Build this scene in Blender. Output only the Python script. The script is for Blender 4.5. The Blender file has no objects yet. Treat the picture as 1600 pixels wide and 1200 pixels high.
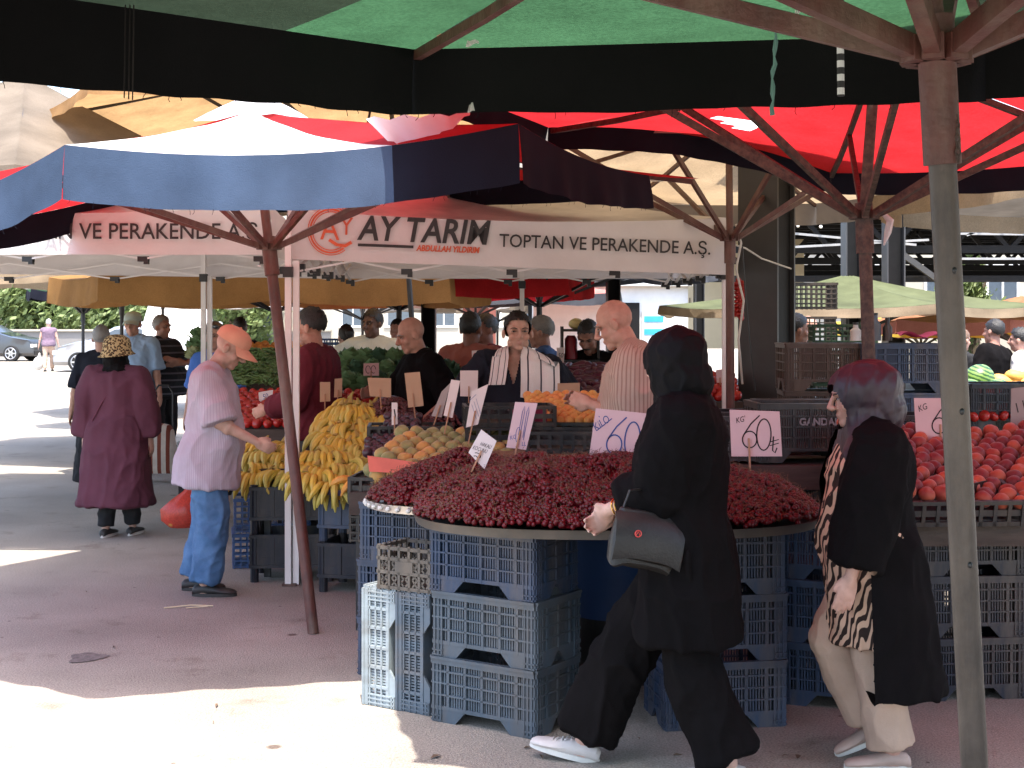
import bpy, bmesh, math, random
import numpy as np
from mathutils import Vector, Matrix, Quaternion
random.seed(7); rng = np.random.default_rng(7)
S = bpy.context.scene
COL = S.collection
R = math.radians
# ---------------------------------------------------------------- camera, sky, sun, exposure
F = 2200.0; EYE = 1.65            # focal length in photograph pixels, eye height
cam_data = bpy.data.cameras.new('camera'); cam = bpy.data.objects.new('camera', cam_data); COL.objects.link(cam)
cam.location = (0, 0, EYE); cam.rotation_euler = (R(90), 0, 0)
cam_data.sensor_width = 36; cam_data.lens = 36 * F / 1600; cam_data.shift_y = -0.0625
cam_data.clip_start = .05; cam_data.clip_end = 1500
S.camera = cam
SUN_L = Vector((-.045, .306, -1)).normalized()      # direction the light travels
world = bpy.data.worlds.new('World'); S.world = world; world.use_nodes = True
_nt = world.node_tree; _bg = _nt.nodes['Background']
_sky = _nt.nodes.new('ShaderNodeTexSky'); _sky.sky_type = 'NISHITA'; _sky.sun_disc = False
_sky.sun_elevation = math.asin(-SUN_L.z); _sky.sun_rotation = math.atan2(-SUN_L.x, -SUN_L.y)
_sky.dust_density = 2.5
_nt.links.new(_sky.outputs[0], _bg.inputs[0]); _bg.inputs[1].default_value = .15
sun_data = bpy.data.lights.new('sun', 'SUN'); sun_data.energy = 2.3; sun_data.angle = R(.5); sun_data.color = (1, .945, .86)
sun = bpy.data.objects.new('sun', sun_data); COL.objects.link(sun)
sun.rotation_euler = SUN_L.to_track_quat('-Z', 'Y').to_euler(); sun.location = (0, 0, 30)
S.view_settings.view_transform = 'Standard'; S.view_settings.look = 'None'; S.view_settings.gamma = 1
S.view_settings.use_curve_mapping = False
S.view_settings.exposure = 2.42
S.render.engine = 'CYCLES'
S.cycles.use_denoising = True
S.cycles.max_bounces = 10; S.cycles.diffuse_bounces = 5; S.cycles.transmission_bounces = 6; S.cycles.transparent_max_bounces = 8
S.cycles.sample_clamp_indirect = 6

# ---------------------------------------------------------------- helpers
def P(u, v, d):                   # a photograph pixel at a real distance, as a point in the place
    return Vector(((u - 800) * d / F, d, EYE - (v - 500) * d / F))
def G(v): return 3630.0 / (v - 500)     # distance of a ground pixel
def V(*a): return Vector(a)

class MB:
    def __init__(s): s.v = []; s.f = []; s.m = []; s.mi = 0
    def add(s, vs, fs, mi=None):
        b = len(s.v); s.v.extend(Vector(p) for p in vs)
        mi = s.mi if mi is None else mi
        for f in fs: s.f.append(tuple(i + b for i in f)); s.m.append(mi)
        return s
    def box(s, c, sz, rot=None, mi=None, taper=1.0):
        x, y, z = sz[0] / 2, sz[1] / 2, sz[2] / 2
        vs = [V(-x, -y, -z), V(x, -y, -z), V(x, y, -z), V(-x, y, -z)] + [V(a * x * taper, b * y * taper, z) for a, b in ((-1, -1), (1, -1), (1, 1), (-1, 1))]
        if rot is not None: vs = [rot @ p for p in vs]
        c = Vector(c)
        return s.add([p + c for p in vs], [(0, 3, 2, 1), (4, 5, 6, 7), (0, 1, 5, 4), (1, 2, 6, 5), (2, 3, 7, 6), (3, 0, 4, 7)], mi)
    def bx(s, x0, x1, y0, y1, z0, z1, mi=None):
        return s.box(((x0 + x1) / 2, (y0 + y1) / 2, (z0 + z1) / 2), (abs(x1 - x0), abs(y1 - y0), abs(z1 - z0)), None, mi)
    def beam(s, a, b, w, h=None, mi=None, up=(0, 0, 1)):
        a = Vector(a); b = Vector(b); h = w if h is None else h
        d = b - a; L = d.length; d.normalize(); u = Vector(up)
        if abs(d.dot(u)) > .98: u = V(1, 0, 0)
        x = d.cross(u).normalized(); z = x.cross(d)
        rot = Matrix((x, d, z)).transposed()
        return s.box((a + b) / 2, (w, L, h), rot, mi)
    def tube(s, pts, rad, n=10, mi=None, cap=True, flat=None):
        pts = [Vector(p) for p in pts]
        if not hasattr(rad, '__len__'): rad = [rad] * len(pts)
        t0 = (pts[1] - pts[0]).normalized()
        ref = V(0, 0, 1) if abs(t0.z) < .9 else V(1, 0, 0)
        x = t0.cross(ref).normalized()
        vs = []; fs = []
        for i, p in enumerate(pts):
            t = (pts[min(i + 1, len(pts) - 1)] - pts[max(i - 1, 0)]).normalized()
            x = (x - t * x.dot(t)).normalized(); y = t.cross(x)
            r = rad[i]
            for k in range(n):
                a = 2 * math.pi * k / n
                vs.append(p + x * (math.cos(a) * r) + y * (math.sin(a) * r * (flat or 1)))
        for i in range(len(pts) - 1):
            for k in range(n):
                a = i * n + k; b = i * n + (k + 1) % n
                fs.append((a, b, b + n, a + n))
        if cap:
            fs.append(tuple(reversed(range(n)))); fs.append(tuple((len(pts) - 1) * n + k for k in range(n)))
        return s.add(vs, fs, mi)
    def caps(s, a, b, ra, rb, n=12, k=3):    # capsule with round ends
        a = Vector(a); b = Vector(b); d = (b - a)
        if d.length < 1e-6: d = V(0, 0, 1e-3)
        t = d.normalized(); pts = []; rs = []
        for i in range(k + 1):
            q = math.pi / 2 * i / k
            pts.append(a - t * ra * math.cos(q) * .999); rs.append(max(ra * math.sin(q), .0008))
        for i in range(k + 1):
            q = math.pi / 2 * i / k
            pts.append(b + t * rb * math.sin(q) * .999); rs.append(max(rb * math.cos(q), .0008))
        return s.tube(pts, rs, n)
    def ell(s, c, r, rot=None, seg=14, rings=9, mi=None):
        c = Vector(c); r = (r, r, r) if not hasattr(r, '__len__') else r
        vs = [V(0, 0, r[2])]; fs = []
        for i in range(1, rings):
            a = math.pi * i / rings
            for k in range(seg):
                b = 2 * math.pi * k / seg
                vs.append(V(r[0] * math.sin(a) * math.cos(b), r[1] * math.sin(a) * math.sin(b), r[2] * math.cos(a)))
        vs.append(V(0, 0, -r[2])); L = len(vs) - 1
        for k in range(seg): fs.append((0, 1 + k, 1 + (k + 1) % seg))
        for i in range(rings - 2):
            for k in range(seg):
                a = 1 + i * seg + k; b = 1 + i * seg + (k + 1) % seg
                fs.append((a, a + seg, b + seg, b))
        for k in range(seg): fs.append((L, L - seg + (k + 1) % seg, L - seg + k))
        if rot is not None: vs = [rot @ p for p in vs]
        return s.add([p + c for p in vs], fs, mi)
    def loft(s, rings, cap=True, mi=None):
        n = len(rings[0]); vs = [p for r in rings for p in r]; fs = []
        for i in range(len(rings) - 1):
            for k in range(n):
                a = i * n + k; b = i * n + (k + 1) % n
                fs.append((a, b, b + n, a + n))
        if cap: fs.append(tuple(reversed(range(n)))); fs.append(tuple((len(rings) - 1) * n + k for k in range(n)))
        return s.add(vs, fs, mi)
    def grid(s, fn, nu, nv, mi=None):
        vs = [fn(i / nu, j / nv) for j in range(nv + 1) for i in range(nu + 1)]
        fs = [(j * (nu + 1) + i, j * (nu + 1) + i + 1, (j + 1) * (nu + 1) + i + 1, (j + 1) * (nu + 1) + i) for j in range(nv) for i in range(nu)]
        if callable(mi):
            for q, f in enumerate(fs): s.m
            b = len(s.v); s.v.extend(vs)
            for q, f in enumerate(fs):
                s.f.append(tuple(k + b for k in f)); s.m.append(mi((q % nu + .5) / nu, (q // nu + .5) / nv))
            return s
        return s.add(vs, fs, mi)
    def prism(s, poly, M4, t, mi=None):   # polygon in local xy of M4, thickness t along local z
        n = len(poly)
        vs = [M4 @ V(x, y, -t / 2) for x, y in poly] + [M4 @ V(x, y, t / 2) for x, y in poly]
        fs = [tuple(reversed(range(n))), tuple(range(n, 2 * n))] + [(i, (i + 1) % n, n + (i + 1) % n, n + i) for i in range(n)]
        return s.add(vs, fs, mi)
    def mesh(s, name, mats, off=None, smooth=True):
        me = bpy.data.meshes.new(name)
        o = Vector(off) if off is not None else V(0, 0, 0)
        me.from_pydata([p - o for p in s.v], [], s.f)
        for m in (mats if isinstance(mats, (list, tuple)) else [mats]): me.materials.append(m)
        me.polygons.foreach_set('material_index', s.m)
        if smooth is True:
            me.polygons.foreach_set('use_smooth', [True] * len(s.f))
            try: me.set_sharp_from_angle(angle=R(38))
            except Exception: pass
        elif smooth == 'all': me.polygons.foreach_set('use_smooth', [True] * len(s.f))
        me.update(); return me
    def build(s, name, mats, parent=None, local=False, smooth=True):
        off = None
        if parent is not None and not local:
            off = Vector(parent.location)
            if parent.parent is not None: off = off + Vector(parent.parent.location)
        ob = bpy.data.objects.new(name, s.mesh(name, mats, off, smooth))
        COL.objects.link(ob)
        if parent is not None: ob.parent = parent
        return ob

def tag(o, label=None, cat=None, group=None, kind=None):
    if label: o['label'] = label
    if cat: o['category'] = cat
    if group: o['group'] = group
    if kind: o['kind'] = kind
    return o
def thing(name, label, cat, loc=(0, 0, 0), rz=0, group=None):
    o = bpy.data.objects.new(name, None); COL.objects.link(o); o.empty_display_size = .1
    o.location = loc; o.rotation_euler = (0, 0, rz)
    return tag(o, label, cat, group)
def copy_tree(o, parent=None):
    c = o.copy(); COL.objects.link(c)
    if parent is not None: c.parent = parent
    for ch in list(o.children): copy_tree(ch, c)
    return c
def rotm(x=0, y=0, z=0): return (Matrix.Rotation(z, 3, 'Z') @ Matrix.Rotation(y, 3, 'Y') @ Matrix.Rotation(x, 3, 'X'))
def fit(me_ob, mats):
    for i, m in enumerate(mats):
        me_ob.material_slots[i].link = 'OBJECT'; me_ob.material_slots[i].material = m

# ---------------------------------------------------------------- materials
def mat(name, col, rough=.6, var=.15, scale=6., col2=None, bump=0., bscale=80., metal=0., spec=.5, trans=0., tcol=None,
        pattern=None, randv=0., sheen=0., stretch=None, detail=5., coat=0., streak=0.):
    m = bpy.data.materials.new(name); m.use_nodes = True
    nt = m.node_tree; N = nt.nodes; L = nt.links
    bs = N['Principled BSDF']; out = N['Material Output']
    bs.inputs['Roughness'].default_value = rough; bs.inputs['Metallic'].default_value = metal
    bs.inputs['Specular IOR Level'].default_value = spec
    if sheen: bs.inputs['Sheen Weight'].default_value = sheen
    if coat: bs.inputs['Coat Weight'].default_value = coat; bs.inputs['Coat Roughness'].default_value = .15
    tc = N.new('ShaderNodeTexCoord'); co = tc.outputs['Object']
    if stretch:
        mp = N.new('ShaderNodeMapping'); mp.inputs['Scale'].default_value = stretch
        L.new(co, mp.inputs[0]); co = mp.outputs[0]
    nz = N.new('ShaderNodeTexNoise'); nz.inputs['Scale'].default_value = scale; nz.inputs['Detail'].default_value = detail
    nz.inputs['Roughness'].default_value = .6
    L.new(co, nz.inputs['Vector'])
    ramp = N.new('ShaderNodeValToRGB'); e = ramp.color_ramp.elements
    e[0].position = .32; e[1].position = .68
    c = Vector(col[:3]); c2 = Vector(col2) if col2 is not None else None
    a0 = c * (1 - var); a1 = c2 if c2 is not None else c * (1 + var)
    e[0].color = (*a0, 1); e[1].color = (*[min(x, .95) for x in a1], 1)
    L.new(nz.outputs[0], ramp.inputs[0]); colo = ramp.outputs[0]
    def mix(fac, a, b, mode='MIX'):
        mx = N.new('ShaderNodeMix'); mx.data_type = 'RGBA'; mx.blend_type = mode
        for sock, val in ((mx.inputs[0], fac), (mx.inputs[6], a), (mx.inputs[7], b)):
            if hasattr(val, 'is_output') or isinstance(val, bpy.types.NodeSocket): L.new(val, sock)
            elif isinstance(val, (int, float)): sock.default_value = val
            else: sock.default_value = (*val[:3], 1)
        return mx.outputs[2]
    def rampn(fac, stops):
        rp = N.new('ShaderNodeValToRGB'); el = rp.color_ramp.elements
        while len(el) < len(stops): el.new(.5)
        for q, (p, cc) in enumerate(stops): el[q].position = p; el[q].color = (*cc, 1)
        L.new(fac, rp.inputs[0]); return rp.outputs[0]
    if pattern:
        kind = pattern[0]
        if kind == 'stripes':      # ('stripes', axis, period, duty, colour[, distortion])
            sx = N.new('ShaderNodeSeparateXYZ'); L.new(tc.outputs['Object'], sx.inputs[0])
            mt = N.new('ShaderNodeMath'); mt.operation = 'MULTIPLY'; mt.inputs[1].default_value = 1 / pattern[2]; L.new(sx.outputs[pattern[1]], mt.inputs[0])
            fr = N.new('ShaderNodeMath'); fr.operation = 'FRACT'; L.new(mt.outputs[0], fr.inputs[0])
            lt = N.new('ShaderNodeMath'); lt.operation = 'LESS_THAN'; lt.inputs[1].default_value = pattern[3]; L.new(fr.outputs[0], lt.inputs[0])
            colo = mix(lt.outputs[0], colo, pattern[4])
        elif kind == 'vstripes':   # stripes running down the garment all round the body: ('vstripes', count, duty, colour)
            sx = N.new('ShaderNodeSeparateXYZ'); L.new(tc.outputs['Object'], sx.inputs[0])
            at = N.new('ShaderNodeMath'); at.operation = 'ARCTAN2'; L.new(sx.outputs[1], at.inputs[0]); L.new(sx.outputs[0], at.inputs[1])
            mt = N.new('ShaderNodeMath'); mt.operation = 'MULTIPLY'; mt.inputs[1].default_value = pattern[1] / 6.2832; L.new(at.outputs[0], mt.inputs[0])
            fr = N.new('ShaderNodeMath'); fr.operation = 'FRACT'; L.new(mt.outputs[0], fr.inputs[0])
            lt = N.new('ShaderNodeMath'); lt.operation = 'LESS_THAN'; lt.inputs[1].default_value = pattern[2]; L.new(fr.outputs[0], lt.inputs[0])
            colo = mix(lt.outputs[0], colo, pattern[3])
        elif kind == 'zebra':
            wv = N.new('ShaderNodeTexWave'); wv.inputs['Scale'].default_value = pattern[1]; wv.inputs['Distortion'].default_value = 9
            wv.inputs['Detail'].default_value = 1.5; wv.inputs['Detail Scale'].default_value = .9; wv.bands_direction = 'DIAGONAL'
            mp2 = N.new('ShaderNodeMapping'); mp2.inputs['Scale'].default_value = (1.1, 1.1, .45); mp2.inputs['Rotation'].default_value = (.2, .5, .2)
            L.new(tc.outputs['Object'], mp2.inputs[0]); L.new(mp2.outputs[0], wv.inputs[0])
            colo = rampn(wv.outputs[0], [(.42, pattern[2]), (.55, col)])
        elif kind == 'leopard':
            vo = N.new('ShaderNodeTexVoronoi'); vo.inputs['Scale'].default_value = pattern[1]; L.new(tc.outputs['Object'], vo.inputs[0])
            colo = rampn(vo.outputs[0], [(.2, (.25, .13, .05)), (.27, (.03, .015, .01)), (.48, (.03, .015, .01)), (.56, col)])
        elif kind == 'melon':
            wv = N.new('ShaderNodeTexWave'); wv.wave_type = 'BANDS'; wv.bands_direction = 'X'
            wv.inputs['Scale'].default_value = 10; wv.inputs['Distortion'].default_value = 2.2; wv.inputs['Detail'].default_value = 3; wv.inputs['Detail Scale'].default_value = 3
            L.new(tc.outputs['Object'], wv.inputs[0])
            colo = rampn(wv.outputs[0], [(.35, (.02, .07, .015)), (.6, col)])
        elif kind == 'blush':      # second colour in broad patches plus a shift per object
            n2 = N.new('ShaderNodeTexNoise'); n2.inputs['Scale'].default_value = pattern[1]; L.new(tc.outputs['Object'], n2.inputs['Vector'])
            oi = N.new('ShaderNodeObjectInfo'); ad = N.new('ShaderNodeMath'); ad.operation = 'MULTIPLY_ADD'
            ad.inputs[1].default_value = pattern[3]; L.new(oi.outputs['Random'], ad.inputs[0]); L.new(n2.outputs[0], ad.inputs[2])
            sb = N.new('ShaderNodeMath'); sb.operation = 'SUBTRACT'; sb.inputs[1].default_value = pattern[3] / 2; L.new(ad.outputs[0], sb.inputs[0])
            f2 = rampn(sb.outputs[0], [(.36 + (pattern[4] if len(pattern) > 4 else 0), (0, 0, 0)), (.64 + (pattern[4] if len(pattern) > 4 else 0), (1, 1, 1))])
            colo = mix(f2, colo, pattern[2])
        elif kind == 'quilt':
            pass
    if streak:
        n3 = N.new('ShaderNodeTexNoise'); n3.inputs['Scale'].default_value = 1.0; n3.inputs['Detail'].default_value = 8; n3.inputs['Roughness'].default_value = .7
        mp3 = N.new('ShaderNodeMapping'); mp3.inputs['Scale'].default_value = (7, 7, 1.2); L.new(tc.outputs['Object'], mp3.inputs[0]); L.new(mp3.outputs[0], n3.inputs['Vector'])
        f3 = rampn(n3.outputs[0], [(.45, (0, 0, 0)), (.7, (streak,) * 3)])
        colo = mix(f3, colo, (.16, .12, .085))
    if randv:
        oi = N.new('ShaderNodeObjectInfo')
        r2 = rampn(oi.outputs['Random'], [(0, (1 - randv,) * 3), (1, (1.0,) * 3)])
        colo = mix(1.0, colo, r2, 'MULTIPLY')
    L.new(colo, bs.inputs['Base Color'])
    if bump:
        nb = N.new('ShaderNodeTexNoise'); nb.inputs['Scale'].default_value = bscale; nb.inputs['Detail'].default_value = 4
        L.new(co, nb.inputs['Vector'])
        bp = N.new('ShaderNodeBump'); bp.inputs['Strength'].default_value = bump; bp.inputs['Distance'].default_value = .01
        L.new(nb.outputs[0], bp.inputs['Height']); L.new(bp.outputs[0], bs.inputs['Normal'])
    if trans:
        tr = N.new('ShaderNodeBsdfTranslucent')
        if tcol is not None:
            n5 = N.new('ShaderNodeTexNoise'); n5.inputs['Scale'].default_value = 2.6; n5.inputs['Detail'].default_value = 9; n5.inputs['Roughness'].default_value = .7; L.new(tc.outputs['Object'], n5.inputs['Vector'])
            n6 = N.new('ShaderNodeTexNoise'); n6.inputs['Scale'].default_value = 95; n6.inputs['Detail'].default_value = 2; L.new(tc.outputs['Object'], n6.inputs['Vector'])
            f5 = rampn(n5.outputs[0], [(.30, tuple(x * .66 for x in tcol)), (.72, tuple(min(x * 1.22, .95) for x in tcol))])
            f6 = rampn(n6.outputs[0], [(.35, (.80, .80, .80)), (.65, (1.12, 1.12, 1.12))])
            L.new(mix(1.0, f5, f6, 'MULTIPLY'), tr.inputs[0])
        else: L.new(colo, tr.inputs[0])
        mx = N.new('ShaderNodeMixShader'); mx.inputs[0].default_value = trans
        L.new(bs.outputs[0], mx.inputs[1]); L.new(tr.outputs[0], mx.inputs[2]); L.new(mx.outputs[0], out.inputs[0])
    return m
def vcol_mat(name, rough=.55, spec=.35, bump=.08):
    m = bpy.data.materials.new(name); m.use_nodes = True; nt = m.node_tree; N = nt.nodes; L = nt.links; bs = N['Principled BSDF']
    a = N.new('ShaderNodeAttribute'); a.attribute_name = 'tone'
    nz = N.new('ShaderNodeTexNoise'); nz.inputs['Scale'].default_value = 28; nz.inputs['Detail'].default_value = 5
    tc = N.new('ShaderNodeTexCoord'); L.new(tc.outputs['Object'], nz.inputs['Vector'])
    rp = N.new('ShaderNodeValToRGB'); rp.color_ramp.elements[0].position = .3; rp.color_ramp.elements[1].position = .7; rp.color_ramp.elements[0].color = (.86, .80, .78, 1); rp.color_ramp.elements[1].color = (1.12, 1.08, 1.08, 1)
    nb = N.new('ShaderNodeTexNoise'); nb.inputs['Scale'].default_value = 170; L.new(tc.outputs['Object'], nb.inputs['Vector']); bp = N.new('ShaderNodeBump'); bp.inputs['Strength'].default_value = .3; bp.inputs['Distance'].default_value = .004; L.new(nb.outputs[0], bp.inputs['Height']); L.new(bp.outputs[0], bs.inputs['Normal'])
    L.new(nz.outputs[0], rp.inputs[0])
    mx = N.new('ShaderNodeMix'); mx.data_type = 'RGBA'; mx.blend_type = 'MULTIPLY'; mx.inputs[0].default_value = 1
    L.new(a.outputs['Color'], mx.inputs[6]); L.new(rp.outputs[0], mx.inputs[7]); L.new(mx.outputs[2], bs.inputs['Base Color'])
    bs.inputs['Roughness'].default_value = rough; bs.inputs['Specular IOR Level'].default_value = spec
    bs.inputs['Subsurface Weight'].default_value = .12; bs.inputs['Subsurface Radius'].default_value = (.012, .005, .003)
    return m

# ---------------------------------------------------------------- lettering
_fc = {}
def text_mesh(txt, size, M4, mb, mi=0, depth=.002, shear=0., bold=0., xs=1., align='LEFT'):
    c = bpy.data.curves.new('t', 'FONT'); c.body = txt; c.size = size; c.shear = shear; c.offset = bold; c.align_x = align
    c.extrude = depth; c.resolution_u = 3
    o = bpy.data.objects.new('t', c); COL.objects.link(o)
    dg = bpy.context.evaluated_depsgraph_get(); dg.update()
    me = bpy.data.meshes.new_from_object(o.evaluated_get(dg))
    vs = [M4 @ V(v.co.x * xs, v.co.y, v.co.z) for v in me.vertices]
    w = max([v.co.x * xs for v in me.vertices] or [0])
    mb.add(vs, [tuple(p.vertices) for p in me.polygons], mi)
    bpy.data.objects.remove(o); bpy.data.curves.remove(c); bpy.data.meshes.remove(me)
    return w
def stroke(mb, pts, w, M4, mi=0, t=.0016):
    pts = [V(x, y, 0) for x, y in pts]; n = len(pts); L = []; Rr = []
    for i, p in enumerate(pts):
        d = (pts[min(i + 1, n - 1)] - pts[max(i - 1, 0)]); d = d.normalized() if d.length > 0 else V(1, 0, 0)
        q = V(-d.y, d.x, 0) * (w / 2); L.append(p + q); Rr.append(p - q)
    vs = [M4 @ (p + V(0, 0, t)) for p in L] + [M4 @ (p + V(0, 0, t)) for p in Rr]
    mb.add(vs, [(i + 1, i, n + i, n + i + 1) for i in range(n - 1)], mi)
def arc(cx, cy, rx, ry, a0, a1, n=14): return [(cx + rx * math.cos(R(a0 + (a1 - a0) * i / n)), cy + ry * math.sin(R(a0 + (a1 - a0) * i / n))) for i in range(n + 1)]
# ---------------------------------------------------------------- ground
gm = mat('asphalt', (.315, .288, .246), rough=.9, var=.14, scale=1.1, bump=.5, bscale=150, spec=.25, detail=9)
_n = gm.node_tree; _b = _n.nodes['Principled BSDF']; _src = _b.inputs['Base Color'].links[0].from_socket
_tc = _n.nodes.new('ShaderNodeTexCoord')
def _nz(sc, lo, hi, c0, c1, det=6):
    z = _n.nodes.new('ShaderNodeTexNoise'); z.inputs['Scale'].default_value = sc; z.inputs['Detail'].default_value = det; z.inputs['Roughness'].default_value = .65
    _n.links.new(_tc.outputs['Object'], z.inputs['Vector'])
    r = _n.nodes.new('ShaderNodeValToRGB'); r.color_ramp.elements[0].position = lo; r.color_ramp.elements[1].position = hi
    r.color_ramp.elements[0].color = (*c0, 1); r.color_ramp.elements[1].color = (*c1, 1); _n.links.new(z.outputs[0], r.inputs[0]); return r.outputs[0]
def _mul(a, b):
    m = _n.nodes.new('ShaderNodeMix'); m.data_type = 'RGBA'; m.blend_type = 'MULTIPLY'; m.inputs[0].default_value = 1
    _n.links.new(a, m.inputs[6]); _n.links.new(b, m.inputs[7]); return m.outputs[2]
_c = _mul(_src, _nz(110, .35, .62, (.62, .6, .6), (1.12, 1.12, 1.12), 3))          # grit
_c = _mul(_c, _nz(2.4, .30, .42, (.72, .68, .66), (1, 1, 1)))                        # worn dark stains
def _spots(sc, r0, r1):
    v = _n.nodes.new('ShaderNodeTexVoronoi'); v.inputs['Scale'].default_value = sc; _n.links.new(_tc.outputs['Object'], v.inputs['Vector'])
    r = _n.nodes.new('ShaderNodeValToRGB'); r.color_ramp.elements[0].position = r0; r.color_ramp.elements[1].position = r1; r.color_ramp.elements[0].color = (.38, .33, .32, 1); r.color_ramp.elements[1].color = (1, 1, 1, 1)
    _n.links.new(v.outputs[0], r.inputs[0]); return r.outputs[0]
_c = _mul(_c, _spots(1.7, .035, .06)); _c = _mul(_c, _spots(4.3, .03, .05))
_c = _mul(_c, _nz(.28, .35, .65, (.86, .84, .84), (1.08, 1.06, 1.04), 3))
_n.links.new(_c, _b.inputs['Base Color'])
mb = MB(); mb.grid(lambda a, b: V(-260 + 520 * a, -60 + 560 * b, 0), 8, 8); tag(mb.build('ground', gm, None, smooth=False), kind='structure')

stain_m = mat('dark oil stain', (.125, .105, .095), rough=.85, scale=30, var=.4, bump=.4, bscale=90)
for u_, v_, rx_, ry_, sd_ in ((136, 1028, .085, .045, 1),):
    d_ = G(v_); mb = MB(); c_ = V((u_ - 800) * d_ / F, d_, .004); n_ = 40
    mb.add([c_] + [c_ + V(rx_ * math.cos(6.2832 * k / n_), ry_ * 2.2 * math.sin(6.2832 * k / n_), 0) * (1 + .16 * math.sin(6.2832 * k / n_ * 3 + sd_) + .10 * math.sin(6.2832 * k / n_ * 5) + random.uniform(-.06, .06)) for k in range(n_)], [(0, 1 + k, 1 + (k + 1) % n_) for k in range(n_)])
    tag(mb.build('ground_stain', stain_m, None, smooth=False), kind='structure')
# ---------------------------------------------------------------- umbrellas
rust_red = mat('red oxide paint', (.075, .021, .015), rough=.55, var=.3, scale=14, bump=.2, streak=.6)
rust_old = mat('rusty painted tube', (.026, .014, .011), col2=(.085, .050, .036), rough=.75, scale=38, bump=.35, bscale=60)
gray_tube = mat('worn galvanised tube', (.025, .018, .0145), col2=(.060, .046, .038), rough=.5, metal=.1, scale=9, bump=.15, streak=.5)
dark_metal = mat('black painted steel', (.018, .018, .020), rough=.5, var=.2)
white_metal = mat('white powder coated steel', (.72, .68, .66), rough=.4, var=.05, bump=.03)
black_plastic = mat('black plastic', (.012, .012, .012), rough=.45)
def cloth_c(name, col, trans=.35, tcol=None, **k): 
    return mat(name, col, rough=.9, bump=.18, bscale=190, scale=1.7, var=.30, detail=9, spec=.12, trans=trans, tcol=tcol, **k)
C_green = cloth_c('green canopy cloth', (.024, .066, .031), .5, (.033, .084, .038)); C_olive_shade = cloth_c('olive cloth and painted canopy shade', (.022, .032, .02), .35, (.022, .033, .02))  # olive paints shade onto the green canopy, plain cloth elsewhere
C_black = cloth_c('black valance cloth', (.0045, .0045, .0045), .0)
C_white = cloth_c('white canopy cloth', (.60, .565, .52), .3); C_red = cloth_c('red canopy cloth', (.36, .014, .016), .38, (.48, .022, .026))
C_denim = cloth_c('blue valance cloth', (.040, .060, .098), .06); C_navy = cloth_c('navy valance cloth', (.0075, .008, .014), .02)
C_beige = cloth_c('beige canopy cloth', (.30, .23, .155), .45, (.36, .26, .155)); C_taupe = cloth_c('taupe valance cloth', (.23, .20, .165), .12)
C_tan = cloth_c('tan canopy cloth', (.34, .20, .09), .45, (.42, .25, .11)); C_cream = cloth_c('cream canopy cloth', (.19, .155, .12), .4, (.24, .195, .15))
C_orange = cloth_c('orange brown cloth', (.33, .18, .065), .4, (.40, .21, .08)); C_pink = cloth_c('faded pink cloth', (.42, .17, .145), .4, (.46, .19, .16))
C_lgreen = cloth_c('pale green cloth', (.095, .105, .052), .3); C_lor = cloth_c('faded orange cloth', (.34, .15, .075), .4); C_dk = cloth_c('dark grey cloth', (.05, .05, .055), .1)
C_sheet = mat('clear plastic sheet', (.75, .74, .74), rough=.25, trans=.5, var=.05, bump=.4, bscale=18)
C_hole = cloth_c('white cloth painting a lit hole', (.6, .6, .58), .8, (.8, .78, .74))  # white colour stands in for bright sky through a hole in the red canopy
C_yel = cloth_c('yellow cloth', (.55, .38, .06), .4)
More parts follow.
